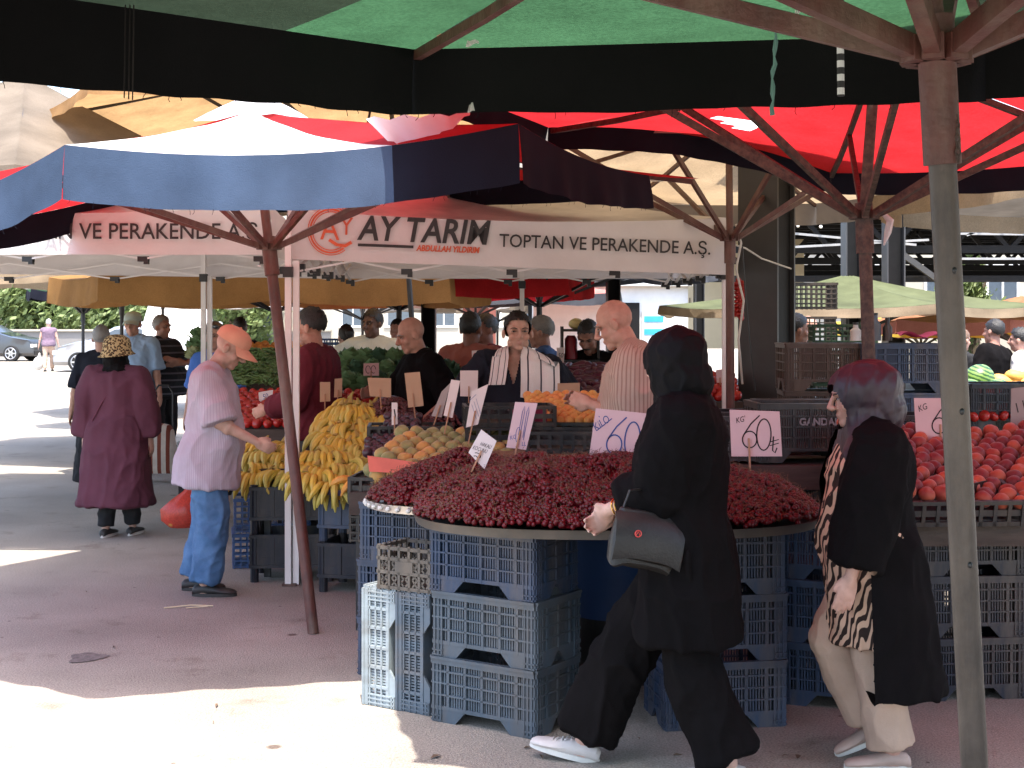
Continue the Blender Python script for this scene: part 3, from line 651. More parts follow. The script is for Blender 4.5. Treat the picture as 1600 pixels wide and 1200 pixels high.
mb.bx(.2, 1.2, 25.985, 25.996, 2.32, 2.42); mb.bx(.5, 1.9, 25.985, 25.996, 2.14, 2.24); mb.build('printed_band', blue_print, E, smooth=False)
for xx in (.3, 2.1): mb = MB(); mb.bx(xx, xx + .08, 26.12, 26.2, 0, 2.7); mb.build('post', steel, E, smooth=False)
E = thing('pink_banner', 'tall pink banner hanging behind the man in the brick coloured shirt', 'banner', (-.6, 23.5, 0))
mb = MB(); mb.grid(lambda a, b: V(-.82 + .55 * a, 23.5 + .02 * math.sin(a * 9), .6 + 1.55 * b), 10, 6); mb.build('cloth', C_pink, E, smooth='all')
mb = MB(); mb.bx(-.85, -.24, 23.52, 23.55, 2.15, 2.19); mb.bx(-.56, -.53, 23.53, 23.56, 0, 2.15); mb.build('stand', dark_metal, E, smooth=False)

# ---------------------------------------------------------------- vehicles
tyre = mat('tyre rubber', (.012, .012, .012), rough=.85); rim_m = mat('alloy rim', (.45, .45, .46), rough=.3, metal=.8); glass_d = mat('car glass', (.03, .04, .045), rough=.06, spec=.8, var=.05)
lamp_r = mat('red lamp lens', (.35, .02, .02), rough=.2); lamp_w = mat('clear lamp lens', (.6, .6, .58), rough=.15)
def car(label, x, y, rz, L, Wd, Ht, paint, prof, name='parked_car', cat='car', hood=.30, win=None):
    """prof: (x fraction, height fraction) outline of the side, front at +x"""
    E = thing(name, label, cat, (x, y, 0), rz)
    N = 26; rs = []
    xs = np.linspace(-.5, .5, N)
    top = np.interp(xs, [p[0] for p in prof], [p[1] for p in prof])
    belt = Ht * .60
    for xx, t in zip(xs, top):
        h = t * Ht; end = 1 - .12 * abs(xx * 2) ** 6; w2 = Wd / 2 * end; r = []
        zb = Ht * .14
        zm = min(belt, h * .93)
        tw = w2 * (1 - .26 * max(0, (h - belt)) / (Ht - belt + 1e-6))
        for (a, z) in ((-.86, zb), (-1, zb + .12), (-1.0, zm * .75), (-.97, zm), (-tw / w2, h * .97), (-tw / w2 * .82, h), (tw / w2 * .82, h), (tw / w2, h * .97), (.97, zm), (1.0, zm * .75), (1, zb + .12), (.86, zb)):
            r.append(V(xx * L, a * w2, max(z, zb)))
        rs.append(r)
    mb = MB(); mb.loft(rs); mb.build('body', paint, E, local=True)
    win = win or ((-.30, -.02), (.0, .19))
    for sg in (-1, 1):
        for a, b in win:
            def wf(s, t, a=a, b=b, sg=sg):
                xx = a + (b - a) * s; h = np.interp(xx, [p[0] for p in prof], [p[1] for p in prof]) * Ht
                z = belt * 1.02 + (max(h * .93, belt * 1.04) - belt * 1.02) * t
                tw = 1 - .26 * max(0, (h - belt)) / (Ht - belt); k = (z - belt) / max(h * .97 - belt, .05)
                return V(xx * L, sg * (Wd / 2 * (.97 + (tw - .97) * k) + .012), z)
            mb = MB(); mb.grid(wf, 8, 4); mb.build('window', glass_d, E, local=True)
    # windscreen and rear glass
    for a, b in (hood if isinstance(hood, tuple) else ((.18, .29), (-.42, -.33))):
        def wf(s, t, a=a, b=b):
            xx = a + (b - a) * s; h = np.interp(xx, [p[0] for p in prof], [p[1] for p in prof]) * Ht
            tw = 1 - .26 * max(0, (h - belt)) / (Ht - belt)
            return V(xx * L, (t - .5) * Wd * .80 * tw, h + .014)
        mb = MB(); mb.grid(wf, 8, 4); mb.build('windscreen', glass_d, E, local=True)
    for sx in (-.31, .31):
        for sg in (-1, 1):
            wr_ = Ht * .215; c = V(sx * L, sg * (Wd / 2 - .06), wr_)
            wh = thing('wheel', None, None, c); wh.parent = E
            mb = MB(); mb.tube([V(0, -.11, 0), V(0, -.09, 0), V(0, .09, 0), V(0, .11, 0)], [wr_ * .93, wr_, wr_, wr_ * .93], 22); mb.build('tyre', tyre, wh, local=True)
            mb = MB(); mb.tube([V(0, -.115, 0), V(0, .115, 0)], wr_ * .30, 14)
            for k in range(6): mb.beam(V(0, sg * .112, 0), V(wr_ * .66 * math.cos(k * 1.047), sg * .112, wr_ * .66 * math.sin(k * 1.047)), .05, .014, up=(0, 1, 0))
            mb.tube([V(wr_ * .68 * math.cos(k * .2618), sg * .112, wr_ * .68 * math.sin(k * .2618)) for k in range(25)], .018, 6, cap=False); mb.build('rim', rim_m, wh, local=True)
    for sg in (-1, 1):
        mb = MB(); mb.box((L * .488, sg * Wd * .36, Ht * .42), (.12, .34, .13)); mb.build('headlight', lamp_w, E, local=True)
        mb = MB(); mb.box((-L * .488, sg * Wd * .38, Ht * .48), (.10, .24, .16)); mb.build('tail_light', lamp_r, E, local=True)
        mb = MB(); mb.ell((L * .17, sg * (Wd / 2 + .08), Ht * .63), (.07, .1, .06)); mb.build('mirror', paint, E, local=True)
    mb = MB(); mb.box((L * .49, 0, Ht * .22), (.14, Wd * .8, .16)); mb.box((-L * .49, 0, Ht * .24), (.14, Wd * .8, .16)); mb.build('bumper', black_plastic, E, local=True)
    return E
sedan = [(-.5, .52), (-.46, .62), (-.36, .66), (-.27, .90), (-.12, 1.0), (.05, .98), (.20, .72), (.34, .64), (.46, .55), (.5, .42)]
suv = [(-.5, .55), (-.47, .70), (-.42, .94), (-.25, 1.0), (.05, .98), (.18, .76), (.30, .66), (.46, .58), (.5, .42)]
silver = mat('silver paint', (.30, .30, .31), rough=.3, metal=.3, coat=.6, var=.04); anth = mat('anthracite paint', (.035, .037, .042), rough=.3, coat=.6, var=.05)
car('silver hatchback parked with its nose to the left', -12.5, 45.5, R(186), 4.2, 1.75, 1.48, silver, sedan)
car('dark grey estate car parked across the lot at far left', -21.2, 57.0, R(-7), 4.6, 1.8, 1.5, anth, suv, win=((-.40, -.20), (-.18, .0), (.02, .17)))
van = [(-.5, .80), (-.48, .97), (-.40, 1.0), (.20, 1.0), (.32, .93), (.42, .62), (.48, .50), (.5, .40)]
car('white minibus standing behind the men near the tree', -9.6, 41, R(-80), 5.4, 2.0, 2.45, mat('white van paint', (.48, .48, .47), rough=.35, coat=.5, var=.04), van, name='minibus', cat='van', hood=((.30, .43), (-.5, -.485)), win=((-.42, -.18), (-.15, .08), (.10, .27)))
# ---------------------------------------------------------------- crates
def plast(name, col, **k): return mat(name, col, rough=.42, var=.22, scale=5, bump=.06, bscale=40, spec=.4, randv=.25, streak=k.get('streak', .55))
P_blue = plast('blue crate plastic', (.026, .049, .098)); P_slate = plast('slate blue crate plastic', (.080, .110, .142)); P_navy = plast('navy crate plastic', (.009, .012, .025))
P_black = plast('black crate plastic', (.012, .012, .013)); P_gray = plast('grey crate plastic', (.085, .075, .066)); P_pale = plast('pale blue grey crate plastic', (.32, .38, .41)); P_green = plast('green crate plastic', (.02, .07, .035))
P_bright = plast('bright blue crate plastic', (.04, .10, .24)); P_brown = plast('brown crate plastic', (.06, .035, .025)); P_char = plast('charcoal crate plastic', (.032, .033, .036))
def crate_mesh(style, L, W, H):
    mb = MB(); t = .012
    def side(M, ln):      # wall in local x (along), z up, facing -y at y=0 ; M maps to crate space
        def b(x0, x1, z0, z1, y0, y1):
            c = M @ V((x0 + x1) / 2, (y0 + y1) / 2, (z0 + z1) / 2); mb.box(c, (abs(x1 - x0), abs(y1 - y0), abs(z1 - z0)), M.to_3x3())
        h = ln / 2
        if style == 'vent':
            zA = .20 * H
            for z, hh, pr in ((zA + .006, .016, .005), (.42 * H, .007, .006), (.60 * H, .007, .006), (.78 * H, .008, .006), (H - .02, .022, .008)): b(-h, h, z - hh / 2, z + hh / 2, -pr, t)
            b(-h, h, H - .012, H, -.012, t + .004)
            n = int(ln / .0155)
            for i in range(n):
                x = -h + .055 + (ln - .11) * (i + .5) / n
                b(x - .0035, x + .0035, zA, H - .02, .002, .009)
            for f in (-.335, -.167, .0, .167, .335) if ln > .4 else (-.26, 0, .26): b(f * ln - .006, f * ln + .006, zA, H - .01, -.006, t)
            for sg in (-1, 1):
                b(sg * h, sg * (h - .05), 0.0, H - .012, -.001, t)
                for q in (.012, .03, .047): b(sg * (h - q) - .003, sg * (h - q) + .003, .004, H - .02, -.007, -.001)
                for z in (.10 * H, .03 * H): b(sg * h, sg * (h - .052), z - .003, z + .003, -.007, -.001)
            M2 = M @ Matrix.Translation((0, .004, 0)) @ Matrix.Rotation(R(90), 4, 'X')
            for sg in (-1, 1):
                poly = [(sg * (h - .05), 0), (sg * (h - .115), 0), (sg * (h - .165), zA), (sg * (h - .05), zA)]
                mb.prism(poly if sg > 0 else poly[::-1], M2, .012)
        elif style == 'lattice':
            for z in (.012, .40 * H, .70 * H, H - .012): b(-h, h, z - .007, z + .007, -.003, t)
            for x in np.linspace(-h + .012, h - .012, 6): b(x - .006, x + .006, 0, H, -.003, t)
            n = int(ln / .034)
            for i in range(n):
                x = -h + ln * (i + .5) / n
                for s in (-1, 1):
                    p0 = M @ V(x - s * .022, .005, .02); p1 = M @ V(x + s * .022, .005, .68 * H)
                    m_ = (p0 + p1) / 2
                    k = 4
                    for q in range(k):
                        a = p0.lerp(p1, q / k); c = p0.lerp(p1, (q + 1) / k)
                        a2 = M @ V(x - s * .012 * (1 if q % 2 == 0 else -1), .005, .02 + .66 * H * q / k); c2 = M @ V(x + s * .012 * (1 if q % 2 == 0 else -1), .005, .02 + .66 * H * (q + 1) / k)
                        mb.beam(a2, c2, .005, .008)
            b(-.045, .045, .42 * H, .66 * H, -.004, t)
        elif style == 'legged':
            z0 = .09
            b(-h, h, z0, H, .004, t)
            for z in (z0 + .01, H - .012): b(-h, h, z - .01, z + .01, -.006, .003)
            for f in np.linspace(-.44, .44, 5): b(f * ln - .006, f * ln + .006, z0, H, -.004, .003)
            for z in (z0 + .06, z0 + .12):
                for f in (-.3, -.1, .1, .3): b(f * ln - .035, f * ln + .035, z - .007, z + .007, .0025, .0042)
        elif style == 'tray':
            b(-h, h, 0, .02, -.002, t); b(-h, h, H - .018, H, -.006, t)
            n = int(ln / .06)
            for i in range(n + 1): x = -h + ln * i / n; b(x - .008, x + .008, 0, H, -.002, t)
            b(-h, h, .38 * H, .62 * H, .003, t)
        elif style == 'open':
            for z in np.linspace(.01, H - .012, 6): b(-h, h, z - .005, z + .005, -.003, t)
            for x in np.linspace(-h + .008, h - .008, max(5, int(ln / .04))): b(x - .004, x + .004, 0, H, -.001, t)
            b(-h, h, H - .022, H, -.008, t)
    for a, ln, off in ((0, L, W), (180, L, W), (90, W, L), (270, W, L)):
        side(Matrix.Rotation(R(a), 4, 'Z') @ Matrix.Translation((0, -off / 2, 0)), ln - .0015)
    zf = {'vent': .2 * H, 'legged': .10}.get(style, .012)
    if style in ('vent', 'tray', 'open', 'lattice'): mb.bx(-L / 2 + .013, L / 2 - .013, -W / 2 + .013, W / 2 - .013, zf, zf + .012)
    else: mb.bx(-L / 2 + .013, L / 2 - .013, -W / 2 + .013, W / 2 - .013, .10, .112)
    if style == 'legged':
        for sx in (-1, 1):
            for sy in (-1, 1): mb.tube([(sx * (L / 2 - .026), sy * (W / 2 - .026), 0), (sx * (L / 2 - .026), sy * (W / 2 - .026), H + .012)], .027, 10)
    return mb.mesh('crate', [P_blue], None, False)
CM = {k: crate_mesh(*v) for k, v in dict(vent=('vent', .50, .34, .27), vents=('vent', .40, .30, .25), lattice=('lattice', .28, .22, .19), flat=('vent', .50, .34, .175), legged=('legged', .52, .38, .30), tray=('tray', .50, .34, .115), open=('open', .50, .34, .23), deep=('vent', .52, .36, .30)).items()}
def crate(kind, label, m, loc, rz=0, rx=0, ry=0, group=None, plate=None):
    o = bpy.data.objects.new('crate', CM[kind]); COL.objects.link(o); fit(o, [m])
    o.location = loc; o.rotation_euler = (R(rx), R(ry), R(rz)); tag(o, label, 'crate', group)
    if plate:     # (text, size, x, z, face distance, colour, upside down)
        txt, sz, px, pz, fy, pm, flip = plate
        mb = MB(); M4 = Matrix.Translation((px, -fy - .0045, pz)) @ Matrix.Rotation(R(90), 4, 'X') @ Matrix.Rotation(R(180 if flip else 0), 4, 'Z')
        text_mesh(txt, sz, M4, mb, 0, .001, 0, .002, 1, 'CENTER'); mb.build('lettering', pm, o, local=True, smooth=False)
    return o
pale_print = mat('pale crate print', (.20, .20, .20), rough=.7)
# front stack under the cherry table
fc = (-.027, 5.81)
crate('vent', 'slate blue vented crate on the ground, lowest of the front left stack', P_slate, (*fc, 0), -33)
crate('vent', 'slate blue vented crate in the middle of the front left stack', P_slate, (fc[0] + .004, fc[1], .268), -33.5)
crate('vent', 'darker blue vented crate on top of the front left stack, right under the table rim', P_blue, (fc[0] - .006, fc[1] + .004, .536), -32.5)
# two crates standing on end beside it
def stand(label, m, cx, cy, rz): crate('flat', label, m, (cx, cy, .252), rz, 0, 90)
stand('pale blue grey crate standing on its end at the sunlit corner', P_pale, -.400, 6.10, 180 - 33)
stand('grey brown crate standing on its end next to the front stack', P_slate, -.247, 6.003, 180 - 33.5)
crate('lattice', 'small brown grey lattice crate set on the two upright crates', P_gray, (-.40, 6.03, .5045), -30, plate=(' ', .02, 0, 0, .13, pale_print, False))
mb = MB(); 
crate('vent', 'blue crate on the ground beneath the perforated silver tray', P_blue, (-.42, 6.62, 0), -22); crate('vent', 'blue crate in the middle below the perforated silver tray', P_blue, (-.42, 6.62, .268), -22)
crate('vent', 'blue crate directly holding the perforated silver tray', P_blue, (-.41, 6.61, .536), -21)
# right stacks
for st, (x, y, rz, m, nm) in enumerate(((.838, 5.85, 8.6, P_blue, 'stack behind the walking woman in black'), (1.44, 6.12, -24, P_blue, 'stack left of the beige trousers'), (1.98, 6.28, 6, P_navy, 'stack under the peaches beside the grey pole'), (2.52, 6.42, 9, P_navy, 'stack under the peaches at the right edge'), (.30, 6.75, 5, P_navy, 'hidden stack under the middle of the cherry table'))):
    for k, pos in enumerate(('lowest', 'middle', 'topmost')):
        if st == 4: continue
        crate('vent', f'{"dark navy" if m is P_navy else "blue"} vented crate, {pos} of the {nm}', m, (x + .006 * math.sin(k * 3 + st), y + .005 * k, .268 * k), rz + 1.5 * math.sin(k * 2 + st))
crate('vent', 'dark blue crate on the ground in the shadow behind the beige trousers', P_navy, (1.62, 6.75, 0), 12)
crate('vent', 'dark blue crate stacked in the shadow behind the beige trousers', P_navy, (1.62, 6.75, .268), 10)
# blue tub and table frame behind
tub = thing('plastic_tub', 'plain dark blue plastic tub standing under the cherry table', 'tub', (.50, 6.55, 0)); mb = MB()
mb.tube([V(.50, 6.55, .30), V(.50, 6.55, .72), V(.50, 6.55, .74), V(.50, 6.55, .76)], [.25, .27, .285, .285], 28); mb.build('shell', mat('dark blue tub plastic', (.012, .04, .12), rough=.5), tub)
mb = MB(); mb.tube([V(.50, 6.55, 0.0), V(.50, 6.55, .298)], .22, 20); mb.build('stand', P_black, tub)
# banana crates
def L(*a): return V(*a)
cb = [(-1.42, 9.02, 5), (-.855, 8.62, 14)]
crate('legged', 'dark navy crate with round corner legs, on the ground under the left bananas', P_navy, (-1.40, 9.05, 0), 4)
crate('legged', 'dark navy crate stacked on another under the left bananas', P_navy, (-1.40, 9.05, .30), 4)
crate('open', 'bright blue slatted crate on the ground behind the left banana crates', P_bright, (-1.64, 9.55, .0), 12); crate('open', 'bright blue slatted crate stacked behind the left banana crates', P_bright, (-1.63, 9.55, .235), 12)
crate('legged', 'dark legged crate with printed letters, on the ground under the banana tray', P_navy, (-.88, 8.66, 0), -14, plate=('SVAŞ', .05, .06, .19, .19, pale_print, False))
crate('legged', 'slate legged crate with an upside down name, directly under the banana tray', P_blue, (-.88, 8.66, .30), -14, plate=('AZA', .06, .08, .22, .19, pale_print, True))
# ---------------------------------------------------------------- tables
tray_m = mat('worn tin tray', (.30, .27, .23), rough=.45, metal=.6, scale=9, bump=.1, streak=.4); tray_d = mat('dark grey tray edge', (.10, .092, .082), rough=.5, metal=.4, scale=12, streak=.5); silver_m = mat('shiny perforated tin', (.62, .60, .57), rough=.3, metal=.9)
purple_m = mat('purple blue tray', (.075, .07, .16), rough=.45, spec=.5)
def supere(cx, cy, a, b, n, rot, k):
    t = 2 * math.pi * k; c, s_ = math.cos(t), math.sin(t)
    x = a * abs(c) ** (2 / n) * (1 if c > 0 else -1); y = b * abs(s_) ** (2 / n) * (1 if s_ > 0 else -1)
    return V(cx + x * math.cos(rot) - y * math.sin(rot), cy + x * math.sin(rot) + y * math.cos(rot), 0)
def tray(label, cx, cy, a, b, n, rot, z, h, mr, cat='tray', holes=False, name='fruit_tray'):
    E = thing(name, label, cat, (cx, cy, z)); mb = MB(); K = 72
    def rg(sc, zz): return [cx_ for cx_ in (V(cx, cy, 0) + (supere(cx, cy, a, b, n, rot, k / K) - V(cx, cy, 0)) * sc + V(0, 0, zz) for k in range(K))]
    mb.loft([rg(.02, z), rg(.985, z), rg(1.0, z + h), rg(1.006, z + h + .004), rg(.99, z + h + .002), rg(.975, z + .006), rg(.02, z + .006)], cap=True); mb.build('rim', mr, E)
    if holes:
        mb = MB()
        for k in range(46):
            p = supere(cx, cy, a, b, n, rot, k / 46); q = V(p.x - cx, p.y - cy, 0).normalized(); mb.ell(V(p.x, p.y, z + h * .5) + q * .002, (.011, .011, .011), None, 8, 6)
        mb.build('hole', rag, E)
    return E
CT = (.44, 6.05, .86, .66, 2.7, 0.0)
tray('wide rounded cherry tray with a dull metal rim, heaped with cherries', *CT, .806, .034, tray_d)
ST = (-.235, 6.52, .44, .42, 2.2, 0.0)
tray('smaller perforated silver tray of cherries at the left of the big one', *ST, .800, .032, silver_m, holes=True)
BT = (-.84, 8.62, .36, .30, 2.2, R(-8))
tray('purple blue tray holding the front bananas', *BT, .605, .03, purple_m)
wood = mat('weathered board', (.20, .13, .08), rough=.8, stretch=(1, 6, 6), scale=4, var=.3, bump=.2); dark_wood = mat('dark wet board', (.06, .042, .032), rough=.8, stretch=(1, 6, 6), scale=4, var=.3, bump=.2)
def table(label, x0, x1, y0, y1, z, m=dark_wood, skirt=False):
    E = thing('stall_table', label, 'table', ((x0 + x1) / 2, (y0 + y1) / 2, 0)); mb = MB(); mb.bx(x0, x1, y0, y1, z - .03, z); mb.build('tabletop', m, E, smooth=False)
    for xx in (x0 + .05, x1 - .05):
        for yy in (y0 + .05, y1 - .05): mb = MB(); mb.bx(xx - .02, xx + .02, yy - .02, yy + .02, .001, z - .031); mb.build('leg', dark_metal, E, smooth=False)
    mb = MB(); mb.bx(x0, x1, y0 - .014, y0 - .002, z - (.42 if skirt else .12), z - .002); mb.build('front_board', m, E, smooth=False)
table('dark board table behind the banana tray', -1.62, -.62, 9.0, 9.62, .70); table('board table under the green orange fruit', -.86, -.06, 7.45, 8.35, .74)
table('dark plank table behind the cherry mound', -.22, .95, 7.25, 8.9, .93, wood, True)
table('back table carrying the dark cherry heaps', -1.05, -.08, 9.02, 9.62, .90); table('dark table under the peaches', 1.68, 3.1, 6.05, 7.15, .80)
# ---------------------------------------------------------------- fruit
def ball(r, name, mats, seg=16, rings=10, lump=.04, seed=1, squash=.92, groove=False, dimple=True):
    g = np.random.default_rng(seed); mb = MB(); mb.ell((0, 0, 0), r, None, seg, rings)
    for i, p in enumerate(mb.v):
        d = p.normalized(); k = 1 + lump * math.sin(d.x * 3 + seed) * math.cos(d.y * 4 + seed * 2)
        if groove: k -= .06 * math.exp(-(math.atan2(d.y, d.x) / .22) ** 2)
        if dimple: k -= .18 * math.exp(-((1 - d.z) / .05))
        mb.v[i] = V(p.x * k, p.y * k, p.z * k * squash)
    return mb.mesh(name, mats, None, 'all')
F_peach = mat('peach skin', (.24, .016, .018), var=.3, scale=14, rough=.6, sheen=.15, pattern=('blush', 9, (.42, .075, .03), .55), randv=.4)
F_plumg = mat('green orange fruit skin', (.27, .26, .085), var=.2, scale=20, rough=.65, sheen=.2, pattern=('blush', 12, (.50, .26, .06), .45, .05), randv=.2)
F_apr = mat('apricot skin', (.68, .36, .09), var=.12, scale=16, rough=.55, pattern=('blush', 18, (.66, .25, .07), .3), randv=.15)
F_tom = mat('tomato skin', (.42, .02, .015), var=.15, scale=12, rough=.25, randv=.25); F_plum = mat('plum skin', (.035, .014, .022), var=.35, scale=20, rough=.35, randv=.3, col2=(.09, .04, .06))
F_cher = mat('cherry skin', (.040, .0018, .004), var=.45, scale=40, rough=.33, spec=.32, col2=(.135, .0045, .009)); F_stem = mat('cherry stalk', (.15, .055, .035), rough=.7, var=.3, col2=(.16, .10, .04))
F_dch = mat('dark cherry skin', (.06, .012, .014), var=.4, scale=40, rough=.28, col2=(.12, .022, .022)); F_or = mat('orange skin', (.62, .24, .05), var=.15, rough=.5, randv=.2)
F_lem = mat('pale yellow skin', (.62, .50, .22), var=.1, rough=.5); F_melon = mat('melon rind', (.60, .32, .06), var=.25, scale=16, rough=.6)
F_wm = mat('watermelon rind', (.16, .27, .06), var=.1, rough=.4, pattern=('melon',))
def drop(mesh, label, cat, group, pts, name, sc=(.92, 1.08), tilt=1.0):
    out = []
    for p in pts:
        o = bpy.data.objects.new(name, mesh); COL.objects.link(o); o.location = p
        o.rotation_euler = (random.uniform(-tilt, tilt), random.uniform(-tilt, tilt), random.uniform(0, 6.28)); k = random.uniform(*sc); o.scale = (k, k, k)
        tag(o, label, cat, group); out.append(o)
    return out
def heap_points(x0, x1, y0, y1, zf, r, jit=.25, sk=.93, rows=None):
    """hexagonal cover of the sloping face zf(x,y)"""
    pts = []; y = y0; j = 0
    while y <= y1:
        x = x0 + (r if j % 2 else 0)
        while x <= x1:
            xx = x + random.uniform(-jit, jit) * r; yy = y + random.uniform(-jit, jit) * r
            z = zf(xx, yy)
            if z is not None: pts.append(V(xx, yy, z + random.uniform(-.1, .1) * r))
            x += 2 * r * sk
        dz = (zf((x0 + x1) / 2, y + .02) or 0) - (zf((x0 + x1) / 2, y) or 0); y += 2 * r * sk * .87 / math.sqrt(1 + (dz / .02) ** 2); j += 1
    return pts
# cherries -------------------------------------------------------
def mound_big(x, y):
    cx, cy, a, b, n, ro = CT; q = (abs((x - cx) / (a * .99)) ** n + abs((y - cy) / (b * .99)) ** n)
    if q > 1: return None
    e = 1 - q ** .5
    fall = min(1, max(0, (y - 5.42) / 1.12)); 
    return .850 + .012 * math.sin(x * 23 + y * 5) * math.cos(y * 19 - x * 4) * min(1, e * 6) + .222 * (e ** .55) * (.42 + .58 * fall) * 1.12 + .016 * math.sin(x * 9 + 1) * math.sin(y * 11) * min(1, e * 5) + (.03 if x < .15 else 0) * e
def mound_small(x, y):
    cx, cy, a, b, n, ro = ST; q = (abs((x - cx) / (a * .97)) ** n + abs((y - cy) / (b * .97)) ** n)
    if q > 1: return None
    return .838 + .20 * ((1 - q ** .5) ** .7) + .10 * max(0, (x + .35)) * (1 - q)
def cherry_mesh(seed):
    g = random.Random(seed); mb = MB(); mb.ell((0, 0, 0), (.0118, .0122, .0112), None, 8, 6, 0)
    if g.random() < .55:
        a = g.uniform(0, 6.28); b = g.uniform(.1, .9); p = [V(0, 0, .0105)]
        for i in range(3): p.append(p[-1] + V(math.cos(a) * b, math.sin(a) * b, 1 - b * .6 - i * .25) * .013); b += .3
        mb.tube(p, [.0011, .0008, .0008, .001], 4, 1)
    return mb
ch_src = [cherry_mesh(i) for i in range(14)]
pts = []
for zf, (x0, x1, y0, y1), cnt in ((mound_big, (-.43, 1.31, 5.38, 6.72), 8200), (mound_small, (-.69, .24, 6.1, 6.95), 2500)):
    k = 0
    while k < cnt:
        x = random.uniform(x0, x1); y = random.uniform(y0, y1); z = zf(x, y)
        if z is None: continue
        if zf is mound_small and (mound_big(x, y) or 0) > z + .01: k += 1; continue
        pts.append(V(x, y, z + random.uniform(-.006, .010))); k += 1
def vis(p):     # what the street side shows largest
    u = 800 + p.x * F / p.y; return p.y + (100 if 940 < u < 1165 else 0)
pts.sort(key=vis)
singles = pts[:0]; rest = []
near = [p for p in pts if vis(p) < 50][:1500]
pick = set(id(p) for p in random.sample(near[:1100], 290))
ch_mesh = [m.mesh('cherry', [F_cher, F_stem], None, 'all') for m in ch_src[:6]]
for p in pts:
    if id(p) in pick:
        o = bpy.data.objects.new('cherry', random.choice(ch_mesh)); COL.objects.link(o); o.location = p + V(0, 0, .003); o.rotation_euler = [random.uniform(-1.4, 1.4), random.uniform(-1.4, 1.4), random.uniform(0, 6)]
        tag(o, 'single dark red cherry lying on the street side of the heap', 'cherry', 'cherries on the heap')
vs = []; fs = []; ms = []
src = [(np.array([list(v) for v in m.v]), m.f, m.m) for m in ch_src]
base = 0; allv = []; 
for p in pts:
    if id(p) in pick: continue
    sv, sf, sm = random.choice(src); rt = np.array(rotm(random.uniform(-1.3, 1.3), random.uniform(-1.3, 1.3), random.uniform(0, 6.28))); k = random.uniform(.78, 1.1)
    allv.append(sv @ rt.T * k + np.array(p)); fs.extend([tuple(i + base for i in f) for f in sf]); ms.extend(sm); base += len(sv)
for zf, (x0, x1, y0, y1) in ((mound_big, (-.43, 1.31, 5.38, 6.72)), (mound_small, (-.69, .24, 6.1, 6.95))):      # the body of the heaps
    n1 = 50
    gv = [[x0 + (x1 - x0) * i / n1, y0 + (y1 - y0) * j / n1, (zf(x0 + (x1 - x0) * i / n1, y0 + (y1 - y0) * j / n1) or .83) - .006] for j in range(n1 + 1) for i in range(n1 + 1)]
    ok = [zf(x0 + (x1 - x0) * i / n1, y0 + (y1 - y0) * j / n1) is not None for j in range(n1 + 1) for i in range(n1 + 1)]
    allv.append(np.array(gv))
    for j in range(n1):
        for i in range(n1):
            q = [j * (n1 + 1) + i, j * (n1 + 1) + i + 1, (j + 1) * (n1 + 1) + i + 1, (j + 1) * (n1 + 1) + i]
            if all(ok[k] for k in q): fs.append(tuple(k + base for k in q)); ms.append(0)
    base += len(gv)
me = bpy.data.meshes.new('cherry_heap'); me.from_pydata(np.concatenate(allv).tolist(), [], fs); me.materials.append(F_cher); me.materials.append(F_stem)
me.polygons.foreach_set('material_index', ms); me.polygons.foreach_set('use_smooth', [True] * len(fs)); me.update()
o = bpy.data.objects.new('cherry_heap', me); COL.objects.link(o); tag(o, 'mass of glossy dark red cherries heaped on the trays', 'cherries', kind='stuff')
# bananas --------------------------------------------------------
banana_m = mat('ripe banana skin', (.66, .45, .06), var=.18, scale=12, rough=.5, randv=.22, pattern=('blush', 9, (.50, .42, .09), .5)); banana_o = mat('orange ripe banana skin', (.62, .30, .05), var=.2, scale=12, rough=.5, randv=.15); banana_t = mat('banana stalk', (.34, .25, .06), rough=.7, var=.3)
def banana_mesh():
    mb = MB(); pp = []; n = 9
    for i in range(n):
        a = -1.0 + 2.0 * i / (n - 1); pp.append(V(.088 * math.sin(a * .95) / .81, 0, -.135 * (1 - math.cos(a * .95))))
    mb.tube(pp, [.006, .010, .0185, .0220, .0230, .0222, .0190, .012, .005], 7, 0)
    for i, p in enumerate(mb.v): mb.v[i] = p + V(.088, 0, 0)
    return mb.mesh('banana', [banana_m], None, True)
BM = banana_mesh()
def bunch(label, loc, rot, n=7, m=banana_m, sc=1.0, group='banana bunches on the stall', spread=.5):
    E = thing('banana_bunch', label, 'bananas', loc, 0, group); E.rotation_euler = rot; E.scale = (sc, sc, sc)
    for i in range(n):
        o = bpy.data.objects.new('banana', BM); COL.objects.link(o); o.parent = E; fit(o, [m])
        row = 1 if i >= (n + 1) // 2 + 1 else 0; cnt = (n + 1) // 2 + 1 if row == 0 else n - (n + 1) // 2 - 1; j = i - (0 if row == 0 else (n + 1) // 2 + 1)
        f = (j / max(cnt - 1, 1) - .5)
        o.rotation_euler = (f * .35 + random.uniform(-.1, .1), .05 + .28 * row + random.uniform(-.06, .06), f * spread); o.location = (.012 * row, f * .036 * (cnt - 1) * .8, -.018 * row); k = random.uniform(.9, 1.05); o.scale = (k, k, k)
    mb = MB(); mb.tube([V(-.03, 0, .010), V(-.005, 0, .008), V(.022, 0, -.002)], [.008, .012, .022], 8, flat=.6); mb.build('stalk', banana_t, E, local=True)
    return E
LAB = 'hand of ripe yellow bananas in the piled up banana heap'
def bz(x, y):      # the sloping heap of the main pile
    t = (y - 8.40) / .80; return .69 + .44 * max(0, min(1, t)) ** 1.0 * math.exp(-((x + 1.02) / .40) ** 2 * t * 1.4)
def facing(p, n, **k):      # a hand lying on the slope: stalk up the slope, tips down towards the street
    bunch(LAB, p, (random.uniform(-.25, .25), .55 + random.uniform(-.2, .2), -1.57 + random.uniform(-.9, .9)), n, **k)
